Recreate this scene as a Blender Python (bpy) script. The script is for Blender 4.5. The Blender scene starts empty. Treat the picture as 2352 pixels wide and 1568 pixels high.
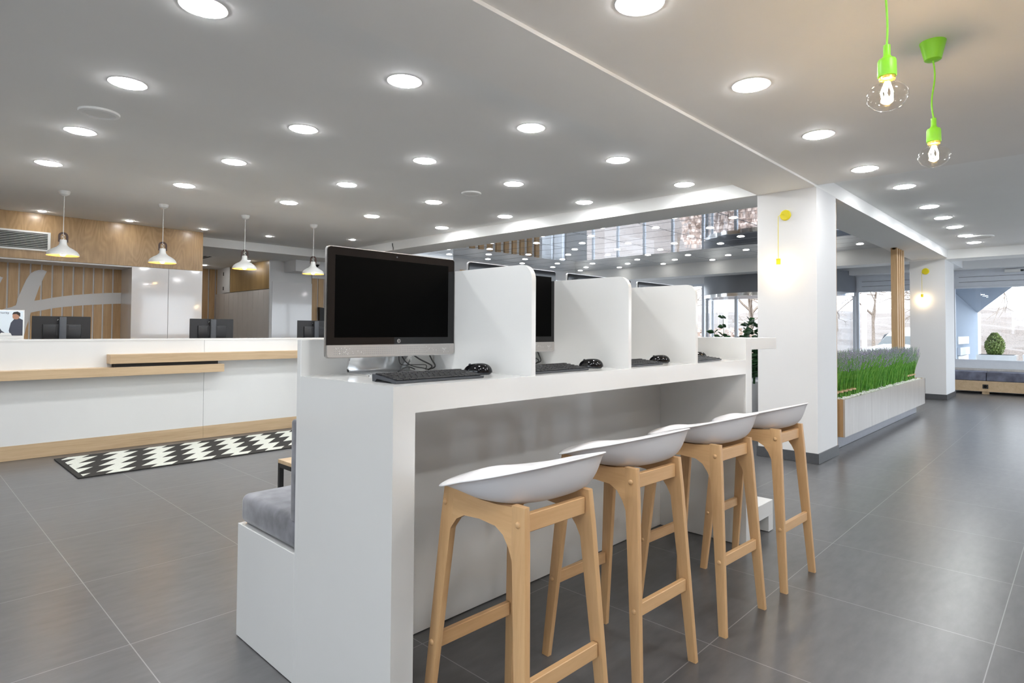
import bpy, bmesh, math, random
from mathutils import Vector, Matrix
from mathutils.geometry import tessellate_polygon
random.seed(7)
PI = math.pi
S = bpy.context.scene
COL = S.collection

# ------------------------------------------------------------------ camera
def make_camera():
    yaw, pitch, roll = math.radians(42.873), math.radians(1.393), math.radians(0.315)
    fwd0 = Vector((math.cos(yaw), math.sin(yaw), 0)); right0 = Vector((math.sin(yaw), -math.cos(yaw), 0)); up0 = Vector((0, 0, 1))
    fwd = fwd0*math.cos(pitch) + up0*math.sin(pitch)
    up1 = up0*math.cos(pitch) - fwd0*math.sin(pitch)
    right = right0*math.cos(roll) + up1*math.sin(roll)
    up = up1*math.cos(roll) - right0*math.sin(roll)
    cd = bpy.data.cameras.new('camera'); co = bpy.data.objects.new('camera', cd); COL.objects.link(co)
    m = Matrix((right, up, -fwd)).transposed().to_4x4(); m.translation = Vector((0, 0, 1.25))
    co.matrix_world = m
    cd.sensor_width = 36; cd.lens = 1376.264/2352*36
    cd.shift_x = (1176-1221.01)/2352; cd.shift_y = (725.386-784)/2352
    cd.clip_start = 0.05; cd.clip_end = 300
    S.camera = co
make_camera()

# ------------------------------------------------------------------ world and exposure
W = bpy.data.worlds.new('world'); S.world = W; W.use_nodes = True
bg = W.node_tree.nodes['Background']
bg.inputs[0].default_value = (0.88, 0.94, 1.0, 1); bg.inputs[1].default_value = 2.5
S.view_settings.view_transform = 'Standard'; S.view_settings.look = 'None'
S.view_settings.gamma = 1; S.view_settings.use_curve_mapping = False
S.view_settings.exposure = 0.92
sun_d = bpy.data.lights.new('sun', 'SUN'); sun_d.energy = 1.0; sun_d.angle = math.radians(20); sun_d.color = (1, .95, .88)
sun = bpy.data.objects.new('sun', sun_d); COL.objects.link(sun); sun.rotation_euler = (math.radians(50), 0, math.radians(-60))
LIGHT_BIG = 64.0      # radiance of the ceiling downlights
LIGHT_SMALL = 60.0
LIGHT_GLOSSY = 10.0

# ------------------------------------------------------------------ materials
def sock(n, *names):
    for k in names:
        if k in n.inputs: return n.inputs[k]
def base_mat(name, col=(.8,.8,.8), rough=.5, metal=0, coat=0, spec=.5, emit=None, es=0, coat_r=.05):
    m = bpy.data.materials.new(name); m.use_nodes = True
    b = m.node_tree.nodes['Principled BSDF']
    b.inputs['Base Color'].default_value = (*col, 1); b.inputs['Roughness'].default_value = rough
    b.inputs['Metallic'].default_value = metal
    sock(b, 'Coat Weight').default_value = coat; sock(b, 'Coat Roughness').default_value = coat_r
    sock(b, 'Specular IOR Level').default_value = spec
    if emit:
        sock(b, 'Emission Color').default_value = (*emit, 1); sock(b, 'Emission Strength').default_value = es
    return m
def nodes(m): return m.node_tree.nodes, m.node_tree.links, m.node_tree.nodes['Principled BSDF']
def coords(m, scale, kind='Object'):
    N, L, b = nodes(m)
    tc = N.new('ShaderNodeTexCoord'); mp = N.new('ShaderNodeMapping'); mp.inputs['Scale'].default_value = scale
    L.new(tc.outputs[kind], mp.inputs[0]); return mp.outputs[0]
def noise(m, vec, scale, detail=4, rough=.5, dist=0):
    N, L, b = nodes(m); n = N.new('ShaderNodeTexNoise')
    n.inputs['Scale'].default_value = scale; n.inputs['Detail'].default_value = detail
    n.inputs['Roughness'].default_value = rough; n.inputs['Distortion'].default_value = dist
    L.new(vec, n.inputs['Vector']); return n
def ramp(m, fac, stops):
    N, L, b = nodes(m); r = N.new('ShaderNodeValToRGB')
    while len(r.color_ramp.elements) < len(stops): r.color_ramp.elements.new(.5)
    for e, (p, c) in zip(r.color_ramp.elements, stops):
        e.position = p; e.color = (*c, 1)
    L.new(fac, r.inputs[0]); return r.outputs[0]
def bump(m, h, strength=.1, dist=.01):
    N, L, b = nodes(m); n = N.new('ShaderNodeBump'); n.inputs['Strength'].default_value = strength
    n.inputs['Distance'].default_value = dist; L.new(h, n.inputs['Height']); L.new(n.outputs[0], b.inputs['Normal'])
def mth(m, op, a, b_=None, clamp=False):
    N, L, _ = nodes(m); n = N.new('ShaderNodeMath'); n.operation = op; n.use_clamp = clamp
    for i, v in enumerate((a, b_)):
        if v is None: continue
        if isinstance(v, (int, float)): n.inputs[i].default_value = v
        else: L.new(v, n.inputs[i])
    return n.outputs[0]
def mixc(m, fac, a, b_):
    N, L, _ = nodes(m); n = N.new('ShaderNodeMix'); n.data_type = 'RGBA'
    if isinstance(fac, (int, float)): n.inputs[0].default_value = fac
    else: L.new(fac, n.inputs[0])
    for i, v in ((6, a), (7, b_)):
        if isinstance(v, tuple): n.inputs[i].default_value = (*v, 1)
        else: L.new(v, n.inputs[i])
    return n.outputs[2]
def wood(name, light, dark, grain=(1, 1, 1), scale=1.0, rough=.45, coat=.1, figure=False):
    """grain: per-axis scale; the axis with the small number runs along the grain"""
    m = base_mat(name, light, rough, coat=coat, coat_r=.2)
    N, L, b = nodes(m)
    v = coords(m, tuple(g*scale for g in grain))
    fine = noise(m, v, 60, 5, .6)
    broad = noise(m, v, 9, 3, .5, .6)
    f = mth(m, 'ADD', mth(m, 'MULTIPLY', fine.outputs[0], .5), mth(m, 'MULTIPLY', broad.outputs[0], .5))
    if figure:
        # flat-sawn figure: rings of a stretched noise field
        v2 = coords(m, (1.5, 1.5, .42))
        n2 = noise(m, v2, 2.3, 2, .35, .25)
        rings = mth(m, 'PINGPONG', mth(m, 'MULTIPLY', n2.outputs[0], 17.0), .5)
        f = mth(m, 'ADD', mth(m, 'MULTIPLY', f, .75), mth(m, 'MULTIPLY', rings, .28))
    c = ramp(m, f, [(.30, dark), (.62, light)])
    L.new(c, b.inputs['Base Color']); bump(m, fine.outputs[0], .06, .002)
    return m
def speck(name, col, var=.03, scale=40, rough=.6, **k):
    m = base_mat(name, col, rough, **k); N, L, b = nodes(m)
    n = noise(m, coords(m, (1, 1, 1)), scale, 3)
    lo = tuple(max(0, c*(1-var)) for c in col); hi = tuple(min(1, c*(1+var)) for c in col)
    L.new(ramp(m, n.outputs[0], [(.3, lo), (.7, hi)]), b.inputs['Base Color'])
    return m
M = {}
M['lacquer'] = speck('white_lacquer', (.75, .75, .735), .01, 3, .22, coat=.5)
M['lacquer2'] = speck('white_gloss_panel', (.80, .79, .79), .01, 3, .12, coat=1.0)
M['wall'] = speck('white_wall_paint', (.77, .77, .77), .01, 2, .7)
M['ceil'] = speck('ceiling_paint', (.90, .90, .885), .01, 2, .75)
M['ceilw'] = speck('ceiling_paint_warm_lit', (.86, .845, .82), .01, 2, .75)  # warm light of the green pendants put into the paint colour
M['oak'] = wood('oak_board', (.60, .44, .27), (.45, .31, .175), (.06, 1, 1), 1.2)
M['oakv'] = wood('oak_slats', (.60, .40, .21), (.44, .27, .125), (1, 1, .06), 1.2)
M['veneer'] = wood('oak_veneer', (.50, .33, .165), (.34, .21, .095), (1, 1, .10), 1.0, .35, .25, figure=True)
M['beech'] = wood('beech', (.71, .45, .225), (.60, .355, .165), (1, 1, .08), 1.5, .4, .15)
M['beechx'] = wood('beech_rail', (.71, .45, .225), (.60, .355, .165), (.08, 1, 1), 1.5, .4, .15)
M['beechy'] = wood('beech_arch', (.71, .45, .225), (.60, .355, .165), (1, .08, 1), 1.5, .4, .15)
M['greyoak'] = wood('pale_oak_front', (.60, .57, .54), (.48, .45, .42), (1, 1, .06), 1.2, .3, .5)
M['seat'] = speck('white_plastic', (.78, .77, .79), .01, 5, .38)
M['blackpl'] = speck('black_plastic', (.012, .012, .014), .05, 50, .38)
M['key'] = speck('key_plastic', (.018, .018, .02), .05, 50, .45)
M['greypl'] = speck('dark_grey_plastic', (.05, .055, .065), .05, 50, .4)
M['glassblk'] = base_mat('black_glass', (.006, .006, .007), .04, spec=.5)
M['screen'] = base_mat('screen_off', (.0012, .0012, .0012), .45, spec=.03)
M['alu'] = speck('brushed_aluminium', (.60, .60, .60), .04, 200, .3, metal=1)
M['silverbar'] = speck('silver_plastic', (.47, .45, .43), .03, 200, .35, metal=.4)
M['cable'] = base_mat('black_cable', (.008, .008, .008), .5)
M['felt'] = None
M['fabric'] = speck('grey_velvet', (.15, .15, .17), .38, 16, .9)
sock(nodes(M['fabric'])[2], 'Sheen Weight').default_value = .5
M['fabricb'] = speck('blue_grey_velvet', (.14, .145, .19), .35, 7, .9)
M['baseb'] = speck('dark_tile_base', (.075, .078, .085), .08, 30, .35)
M['kick'] = speck('grey_plinth', (.28, .29, .33), .05, 20, .3)
M['yellow'] = base_mat('yellow_plastic', (.80, .68, .01), .4)
M['green'] = base_mat('lime_silicone', (.27, .72, .03), .45)
M['leather'] = base_mat('brown_leather', (.05, .02, .012), .5)
M['shade'] = base_mat('white_enamel', (.80, .80, .78), .35)
M['shadein'] = base_mat('enamel_lit_inside', (.90, .66, .30), .5)  # glow of the bulb put into the lining colour
M['chrome'] = base_mat('chrome', (.8, .8, .8), .12, metal=1)
M['black'] = base_mat('black_metal', (.01, .01, .01), .45)
M['frame'] = speck('grey_window_frame', (.70, .73, .78), .02, 10, .4)
M['stone'] = speck('white_pebble', (.80, .80, .76), .1, 20, .6)
M['porch'] = speck('shaded_white_render', (.20, .25, .32), .03, 4, .7)  # white porch wall, its shade put into the colour
M['straw'] = base_mat('raffia_tie', (.60, .43, .24), .8)
M['lav'] = speck('lavender_flower', (.33, .29, .42), .35, 60, .8)
M['leaf'] = speck('dark_leaf', (.012, .055, .016), .4, 30, .3)
M['pot'] = base_mat('grey_planter_pot', (.45, .46, .48), .5)
M['darkfas'] = speck('grey_fascia', (.21, .22, .245), .04, 3, .35)
M['groove'] = base_mat('shadow_gap', (.03, .03, .03), .8)
M['grille'] = speck('speaker_grille', (.42, .41, .40), .05, 80, .6)
M['corr'] = speck('corridor_panel', (.74, .70, .66), .02, 4, .55)
M['greenbulb'] = None
def glassmat(name, tint=(1, 1, 1), refl=1.0):
    m = bpy.data.materials.new(name); m.use_nodes = True; N, L = m.node_tree.nodes, m.node_tree.links
    N.remove(N['Principled BSDF']); out = N['Material Output']
    t = N.new('ShaderNodeBsdfTransparent'); t.inputs[0].default_value = (*tint, 1)
    g = N.new('ShaderNodeBsdfGlossy'); g.inputs['Roughness'].default_value = .01
    fr = N.new('ShaderNodeLayerWeight'); fr.inputs[0].default_value = .5
    pw = N.new('ShaderNodeMath'); pw.operation = 'POWER'; pw.inputs[1].default_value = 4.0; L.new(fr.outputs['Facing'], pw.inputs[0])
    mu = N.new('ShaderNodeMath'); mu.operation = 'MULTIPLY_ADD'; mu.inputs[1].default_value = .8*refl; mu.inputs[2].default_value = .045*refl; L.new(pw.outputs[0], mu.inputs[0])
    mx = N.new('ShaderNodeMixShader'); L.new(mu.outputs[0], mx.inputs[0]); L.new(t.outputs[0], mx.inputs[1]); L.new(g.outputs[0], mx.inputs[2])
    L.new(mx.outputs[0], out.inputs[0]); return m
M['glass'] = glassmat('window_glass', (.97, .985, 1.0), .8)
M['bulbglass'] = glassmat('clear_bulb_glass', (.97, .96, .94), .9)
M['stand'] = speck('satin_silver_plate', (.62, .63, .64), .02, 60, .22, metal=.6)
def emis(name, col, s): return base_mat(name, (.9, .9, .9), .5, emit=col, es=s)
M['down'] = emis('downlight_lens', (.965, .985, 1.0), LIGHT_BIG)
M['down_cool'] = emis('small_spot_lens', (1, .985, .965), LIGHT_SMALL)
M['down_gl'] = emis('panel_light_lens', (1, .98, .93), LIGHT_GLOSSY)
M['warm'] = emis('warm_bulb', (1.0, .72, .40), 20)
M['filament'] = emis('glowing_filament', (1.0, .70, .38), 220)
M['pendbulb'] = emis('pendant_bulb', (1.0, .62, .22), 45)
M['trim'] = base_mat('white_trim_ring', (.82, .82, .80), .5)

def tile_floor():
    m = base_mat('stone_tile_floor', (.12, .12, .125), .3, spec=.5); N, L, b = nodes(m)
    v = coords(m, (1, 1, 1)); sp = N.new('ShaderNodeSeparateXYZ'); L.new(v, sp.inputs[0])
    x, y = sp.outputs[0], sp.outputs[1]
    def near(c, vals):
        cur = None
        for a in vals:
            d = mth(m, 'ABSOLUTE', mth(m, 'SUBTRACT', c, a)); cur = d if cur is None else mth(m, 'MINIMUM', cur, d)
        return cur
    def grid(c, off, p):  # distance to the nearest joint of a regular grid
        return mth(m, 'PINGPONG', mth(m, 'SUBTRACT', c, off - 40*p), p/2.0) if False else \
            mth(m, 'SUBTRACT', p/2.0, mth(m, 'ABSOLUTE', mth(m, 'SUBTRACT', mth(m, 'FLOORED_MODULO', mth(m, 'SUBTRACT', c, off), p), p/2.0)))
    dy = mth(m, 'MINIMUM', grid(y, 0.29, .835), near(y, [6.97]))
    left = mth(m, 'GREATER_THAN', y, 2.1)
    dxl = grid(x, .685, .7315)
    dxr = grid(x, 2.27, .788)
    dx = mth(m, 'ADD', mth(m, 'MULTIPLY', dxl, left), mth(m, 'MULTIPLY', dxr, mth(m, 'SUBTRACT', 1.0, left)))
    d = mth(m, 'MINIMUM', dx, dy)
    joint = mth(m, 'LESS_THAN', d, .0019)
    n1 = noise(m, coords(m, (1, 3, 1)), 7, 4, .6); n2 = noise(m, coords(m, (1, 1, 1)), 1.1, 2, .5)
    f = mth(m, 'ADD', mth(m, 'MULTIPLY', n1.outputs[0], .6), mth(m, 'MULTIPLY', n2.outputs[0], .4))
    c = ramp(m, f, [(.35, (.080, .080, .083)), (.65, (.117, .116, .118))])
    L.new(mixc(m, joint, c, (.25, .25, .25)), b.inputs['Base Color'])
    b.inputs['Roughness'].default_value = .29
    return m
M['floor'] = tile_floor()
def mirror_ceiling():
    m = base_mat('polished_ceiling_tiles', (.58, .62, .68), .035, metal=1); N, L, b = nodes(m)
    v = coords(m, (1, 1, 1)); sp = N.new('ShaderNodeSeparateXYZ'); L.new(v, sp.inputs[0])
    def grid(c, off, p):
        return mth(m, 'SUBTRACT', p/2.0, mth(m, 'ABSOLUTE', mth(m, 'SUBTRACT', mth(m, 'FLOORED_MODULO', mth(m, 'SUBTRACT', c, off), p), p/2.0)))
    d = mth(m, 'MINIMUM', grid(sp.outputs[0], 7.0, .585), grid(sp.outputs[1], 2.5, 1.31))
    j = mth(m, 'LESS_THAN', d, .012)
    L.new(mixc(m, j, (.60, .64, .70), (.16, .17, .19)), b.inputs['Base Color'])
    L.new(mth(m, 'ADD', mth(m, 'MULTIPLY', j, .4), .03), b.inputs['Roughness'])
    n = noise(m, coords(m, (1, 1, 1)), 1.6, 1); bump(m, n.outputs[0], .10, .02)
    return m
M['mirror'] = mirror_ceiling()
def rug_mat():
    m = base_mat('zigzag_rug_pile', (.1, .1, .1), .95); N, L, b = nodes(m)
    sp = N.new('ShaderNodeSeparateXYZ'); L.new(coords(m, (1, 1, 1)), sp.inputs[0])
    x, y = sp.outputs[0], sp.outputs[1]
    h, P = .265, .338
    fy = mth(m, 'FRACT', mth(m, 'ADD', mth(m, 'DIVIDE', y, h), .5))
    row = mth(m, 'FLOOR', mth(m, 'ADD', mth(m, 'DIVIDE', y, h), .5))
    sh = mth(m, 'ADD', mth(m, 'MULTIPLY', fy, .20), mth(m, 'MULTIPLY', row, .07))
    t = mth(m, 'FRACT', mth(m, 'DIVIDE', mth(m, 'SUBTRACT', x, sh), P))
    wht = mth(m, 'GREATER_THAN', t, .5)
    n = noise(m, coords(m, (1, 1, 1)), 180, 2)
    dark = ramp(m, n.outputs[0], [(.3, (.012, .011, .010)), (.7, (.035, .032, .028))])
    lite = ramp(m, n.outputs[0], [(.3, (.52, .53, .47)), (.7, (.70, .71, .64))])
    inx = mth(m, 'LESS_THAN', mth(m, 'ABSOLUTE', x), 1.36); iny = mth(m, 'LESS_THAN', mth(m, 'ABSOLUTE', y), .512)
    k = mth(m, 'MULTIPLY', wht, mth(m, 'MULTIPLY', inx, iny))
    L.new(mixc(m, k, dark, lite), b.inputs['Base Color']); bump(m, n.outputs[0], .5, .004)
    return m
M['rug'] = rug_mat()
def gradleaf(name, c1, c2):
    m = base_mat(name, c1, .5); N, L, b = nodes(m)
    n = noise(m, coords(m, (1, 1, 1)), 25, 3); L.new(ramp(m, n.outputs[0], [(.3, c1), (.7, c2)]), b.inputs['Base Color']); return m
M['grass'] = gradleaf('lavender_stems', (.06, .27, .03), (.30, .60, .10))
M['bush'] = gradleaf('bush_leaves', (.10, .16, .03), (.35, .42, .14))
M['bark'] = gradleaf('bare_bark', (.16, .12, .09), (.36, .30, .25))
M['leaflit'] = gradleaf('fallen_leaves', (.05, .035, .028), (.22, .17, .14))
M['hedge'] = gradleaf('brown_hedge', (.42, .30, .25), (.80, .68, .60))
M['pave'] = speck('paving', (.55, .55, .55), .1, 5, .8)
M['carpaint'] = base_mat('white_car_paint', (.8, .8, .8), .2, coat=.8)

# ------------------------------------------------------------------ mesh helpers
def bm_box(bm, x0, x1, y0, y1, z0, z1, bev=0, seg=2):
    r = bmesh.ops.create_cube(bm, size=1)
    vs = r['verts']
    for v in vs: v.co = Vector(((x0+x1)/2 + v.co.x*(x1-x0), (y0+y1)/2 + v.co.y*(y1-y0), (z0+z1)/2 + v.co.z*(z1-z0)))
    if bev > 0:
        es = list({e for v in vs for e in v.link_edges})
        bmesh.ops.bevel(bm, geom=es, offset=bev, segments=seg, profile=.5, affect='EDGES')
def bm_bar(bm, p, q, w, d, up=(0, 0, 1), bev=0, w2=None, d2=None):
    p, q = Vector(p), Vector(q); a = (q-p).normalized(); s = a.cross(Vector(up)).normalized(); u = s.cross(a)
    w2 = w if w2 is None else w2; d2 = d if d2 is None else d2
    vs = []
    for P, ww, dd in ((p, w, d), (q, w2, d2)):
        for i, j in ((-1, -1), (1, -1), (1, 1), (-1, 1)): vs.append(bm.verts.new(P + s*i*ww/2 + u*j*dd/2))
    fs = [(0, 1, 2, 3), (7, 6, 5, 4)] + [(i, i+4, (i+1) % 4+4, (i+1) % 4) for i in range(4)]
    faces = [bm.faces.new([vs[k] for k in f]) for f in fs]
    if bev:
        es = list({e for v in vs for e in v.link_edges}); bmesh.ops.bevel(bm, geom=es, offset=bev, segments=2, profile=.5, affect='EDGES')
def bm_lathe(bm, prof, seg=24, c=(0, 0, 0), axis='Z', ang=2*PI):
    rings = []
    for r, z in prof:
        ring = []
        for i in range(seg):
            t = i/seg*ang
            if axis == 'Z': p = (c[0]+r*math.cos(t), c[1]+r*math.sin(t), c[2]+z)
            elif axis == 'X': p = (c[0]+z, c[1]+r*math.cos(t), c[2]+r*math.sin(t))
            else: p = (c[0]+r*math.cos(t), c[1]+z, c[2]+r*math.sin(t))
            ring.append(bm.verts.new(p))
        rings.append(ring)
    for a, b in zip(rings, rings[1:]):
        for i in range(seg): bm.faces.new((a[i], a[(i+1) % seg], b[(i+1) % seg], b[i]))
    if prof[0][0] > 1e-6: bm.faces.new(list(reversed(rings[0])))
    if prof[-1][0] > 1e-6: bm.faces.new(rings[-1])
    if prof[0][0] <= 1e-6 or prof[-1][0] <= 1e-6: bmesh.ops.remove_doubles(bm, verts=[v for r in (rings[0], rings[-1]) for v in r], dist=1e-6)
def bm_tube(bm, pts, r, seg=8, r2=None, caps=True):
    pts = [Vector(p) for p in pts]; n = len(pts); prev = None; rings = []
    for i, p in enumerate(pts):
        t = (pts[min(i+1, n-1)] - pts[max(i-1, 0)]).normalized()
        if prev is None: s = t.cross(Vector((0, 0, 1)) if abs(t.z) < .9 else Vector((1, 0, 0))).normalized()
        else: s = (prev - t*prev.dot(t)).normalized()
        prev = s; u = t.cross(s); rr = r if r2 is None else r + (r2-r)*i/(n-1)
        rings.append([bm.verts.new(p + (s*math.cos(k/seg*2*PI) + u*math.sin(k/seg*2*PI))*rr) for k in range(seg)])
    for a, b in zip(rings, rings[1:]):
        for k in range(seg): bm.faces.new((a[k], a[(k+1) % seg], b[(k+1) % seg], b[k]))
    if caps: bm.faces.new(list(reversed(rings[0]))); bm.faces.new(rings[-1])
def bm_prism(bm, pts, axis, a, b, bev=0):
    """extrude 2D polygon; axis X: pts=(y,z), Y: pts=(x,z), Z: pts=(x,y)"""
    def P(p, t): return (t, p[0], p[1]) if axis == 'X' else (p[0], t, p[1]) if axis == 'Y' else (p[0], p[1], t)
    v0 = [bm.verts.new(P(p, a)) for p in pts]; v1 = [bm.verts.new(P(p, b)) for p in pts]
    n = len(pts)
    if n > 4:
        for tri in tessellate_polygon([[Vector((p[0], p[1], 0)) for p in pts]]):
            bm.faces.new([v0[i] for i in tri]); bm.faces.new([v1[i] for i in reversed(tri)])
    else: bm.faces.new(v0); bm.faces.new(list(reversed(v1)))
    for i in range(n): bm.faces.new((v0[(i+1) % n], v0[i], v1[i], v1[(i+1) % n]))
def rrect(x0, x1, y0, y1, r, corners=(1, 1, 1, 1), seg=6):
    """rounded rectangle, corners: bl, br, tr, tl"""
    out = []
    for k, (cx, cy, a0) in enumerate(((x0, y0, PI), (x1, y0, 1.5*PI), (x1, y1, 0), (x0, y1, .5*PI))):
        if not corners[k]: out.append((cx, cy)); continue
        ox = cx + r if k in (0, 3) else cx - r; oy = cy + r if k in (0, 1) else cy - r
        for i in range(seg+1):
            t = a0 + i/seg*PI/2; out.append((ox + r*math.cos(t), oy + r*math.sin(t)))
    return out
def B(): return bmesh.new()
def put(name, bm, mat, parent=None, smooth=None):
    bmesh.ops.recalc_face_normals(bm, faces=bm.faces)
    off = Vector(parent.location) if parent is not None and parent.get('_world') else None
    if parent is not None and parent.parent is not None and parent.get('_world') is None and parent.parent.get('_world'): off = Vector(parent.parent.location)
    me = bpy.data.meshes.new(name)
    if off is not None: bmesh.ops.translate(bm, verts=bm.verts, vec=-off)
    if smooth:
        for f in bm.faces: f.smooth = True
        for e in bm.edges:
            if len(e.link_faces) == 2 and e.calc_face_angle(0) > smooth: e.smooth = False
    bm.to_mesh(me); bm.free()
    me.materials.append(mat)
    o = bpy.data.objects.new(name, me); COL.objects.link(o)
    if parent is not None: o.parent = parent
    return o
def thing(name, label, cat, loc=(0, 0, 0), group=None, rot=0, world=True):
    """world=True: parts are given in world coordinates and shifted; False: in local ones"""
    o = bpy.data.objects.new(name, None); COL.objects.link(o); o.location = loc; o.rotation_euler = (0, 0, rot)
    o.empty_display_size = .1
    o['label'] = label; o['category'] = cat
    if group: o['group'] = group
    if world: o['_world'] = 1
    return o
def tag(o, label, cat, group=None, kind=None):
    o['label'] = label; o['category'] = cat
    if group: o['group'] = group
    if kind: o['kind'] = kind
    return o
def struct(name, bm, mat, smooth=None):
    o = put(name, bm, mat, None, smooth); o['kind'] = 'structure'; return o
def dup(root, loc, label, rot=None, group=None, name=None):
    r = root.copy(); COL.objects.link(r); r.location = loc; r['label'] = label
    if rot is not None: r.rotation_euler = (0, 0, rot)
    if group: r['group'] = group
    for ch in list(root.children):
        c = ch.copy(); COL.objects.link(c); c.parent = r
        for g in ch.children:
            d = g.copy(); COL.objects.link(d); d.parent = c
    return r
def box_o(name, parent, mat, *a, **k):
    bm = B(); bm_box(bm, *a, **k); return put(name, bm, mat, parent)
def sbox(name, mat, *a):
    bm = B(); bm_box(bm, *a); return struct(name, bm, mat)
ORD = ['first', 'second', 'third', 'fourth', 'fifth', 'sixth', 'seventh', 'eighth', 'ninth', 'tenth']
ORD2 = ORD+['eleventh', 'twelfth', 'thirteenth', 'fourteenth', 'fifteenth', 'sixteenth', 'seventeenth', 'eighteenth', 'nineteenth', 'twentieth', 'twenty-first', 'twenty-second', 'twenty-third', 'twenty-fourth', 'twenty-fifth']
FONT = None
def text_mesh(name, body, size, mat, parent, loc, rot, depth=.0004, align='CENTER'):
    cu = bpy.data.curves.new(name, 'FONT'); cu.body = body; cu.size = size; cu.extrude = depth; cu.align_x = align; cu.align_y = 'CENTER'
    tmp = bpy.data.objects.new(name, cu); COL.objects.link(tmp)
    bpy.context.view_layer.update()
    me = bpy.data.meshes.new_from_object(tmp.evaluated_get(bpy.context.evaluated_depsgraph_get()))
    bpy.data.objects.remove(tmp)
    me.materials.clear(); me.materials.append(mat)
    o = bpy.data.objects.new(name, me); COL.objects.link(o); o.parent = parent; o.location = loc; o.rotation_euler = rot
    return o

# ================================================================== SETTING
ZC, ZR, ZB, ZG, ZL = 2.788, 2.66, 2.64, 2.93, 2.639
sbox('floor', M['floor'], -5, 16.1, -5, 16, -.1, 0)
# main ceiling on the left, beam along x, right hand ceilings
sbox('ceiling', M['ceil'], -5, 6.0, 2.45, 10.88, ZC, ZC+.3)
sbox('trim_1', M['ceil'], -5, 6.0, 1.885, 2.45, ZB, ZC+.3)                   # lowered beam over the stools
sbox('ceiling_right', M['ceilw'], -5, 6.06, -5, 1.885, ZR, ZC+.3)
sbox('ceiling_far_right', M['ceil'], 6.06, 13.4, -5, 1.9, ZC, ZC+.3)
sbox('trim_2', M['ceil'], 6.0, 6.58, 1.9, 16, ZB, 3.2)                     # cross beam
sbox('trim_3', M['ceil'], 6.58, 13.4, 1.9, 2.46, ZB, 3.2)                   # beam over the columns
sbox('trim_4', M['ceil'], 13.4, 13.95, -5, 13, 2.62, 3.2)                   # far cross beam
sbox('ceiling_mirror', M['mirror'], 6.58, 13.4, 2.46, 10.75, ZG, 3.2)
sbox('ceiling_far', M['wall'], 13.95, 16.1, -5, 13, 2.84, 3.2)
sbox('trim_5', M['wall'], 15.5, 16.1, -5, 4.17, 2.60, 2.84)                   # casing above the far window
sbox('trim_6', M['wall'], 13.95, 15.55, 1.93, 2.46, 2.62, 2.84)
# recessed corridor ceiling
sbox('ceiling_corridor', M['ceil'], 3.425, 9, 10.88, 16, ZL, 3.2)
# unseen glazing with piers, added beside and behind the camera to let daylight in
sbox('wall_rear', M['wall'], -5.2, -5, 3, 16, 0, 3.2)
def glazed(n, axis, c, a, b_, z0=.25, z1=2.5, step=2.4):
    bm = B()
    def bx(p, q, u, v, zz0, zz1):
        if axis == 'Y': bm_box(bm, p, q, c-v, c-u, zz0, zz1)
        else: bm_box(bm, c-v, c-u, p, q, zz0, zz1)
    bx(a, b_, 0, .12, 0, z0); bx(a, b_, 0, .12, z1, 3.2)
    k = max(1, round((b_-a)/step))
    for i in range(k+1):
        p = a+(b_-a)*i/k; bx(max(a, p-.05), min(b_, p+.05), 0, .12, z0, z1)
    w = struct('window_%d' % n, bm, M['frame'])
    bm = B()
    if axis == 'Y': bm_box(bm, a, b_, c-.06, c-.055, z0, z1)
    else: bm_box(bm, c-.06, c-.055, a, b_, z0, z1)
    put('pane', bm, M['glass'], w)
glazed(6, 'Y', -5, 6.0, 16.1)
glazed(7, 'X', -5, -2.0, 3)
sbox('wall_brown', wood('brown_wall_boards', (.46, .33, .23), (.36, .25, .17), (1, 1, .08), 1.0, .5), -5, 5.9, -3.3, -3.2, 0, 2.66)
sbox('wall_brown_return', M['wall'], 5.9, 6.0, -5, -3.2, 0, 3.2)
sbox('wall_rear_right', M['wall'], -5.2, -5, -5, -2.0, 0, 3.2)
SH = thing('brochure_shelves', 'tall dark shelf unit with rows of coloured brochures behind the camera', 'shelf', (1.5, -3.0, 0))
for k in range(5): box_o('shelf', SH, M['corr'], -.6, 3.6, -3.19, -2.95, .35+k*.40, .365+k*.40)
for k in (-.6, .8, 2.2, 3.58): box_o('upright', SH, M['groove'], k, k+.02, -3.19, -2.95, .003, 2.1)
rb = random.Random(4)
for k in range(5):
    for j in range(17):
        if rb.random() < .2: continue
        x = -.55+j*.24; cn, c = rb.choice([('yellow', (.6, .5, .02)), ('blue', (.02, .12, .4)), ('green', (.1, .3, .05)), ('red', (.5, .05, .04)), ('pale', (.6, .6, .6))])
        tag(put('brochure', (lambda b: (bm_prism(b, [(-3.12, .3655+k*.40), (-3.11, .3655+k*.40), (-3.05-.08, .60+k*.40), (-3.06-.08, .60+k*.40)], 'X', x, x+.17), b)[1])(B()), base_mat('brochure_print', c, .4), None), '%s brochure behind the camera, %s from the left on the %s shelf up' % (cn, ORD2[j], ORD[k]), 'brochure', 'brochures behind the camera')
sbox('wall_back', M['wall'], -5, 3.6, 11.0, 11.1, 0, 3.2)
sbox('wall_corridor_end', M['wall'], 3.4, 5.5, 15.0, 15.1, 0, 3.2)
sbox('wall_corridor_left', M['wall'], 3.55, 3.6, 11.0, 15.0, 0, 3.2)
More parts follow.
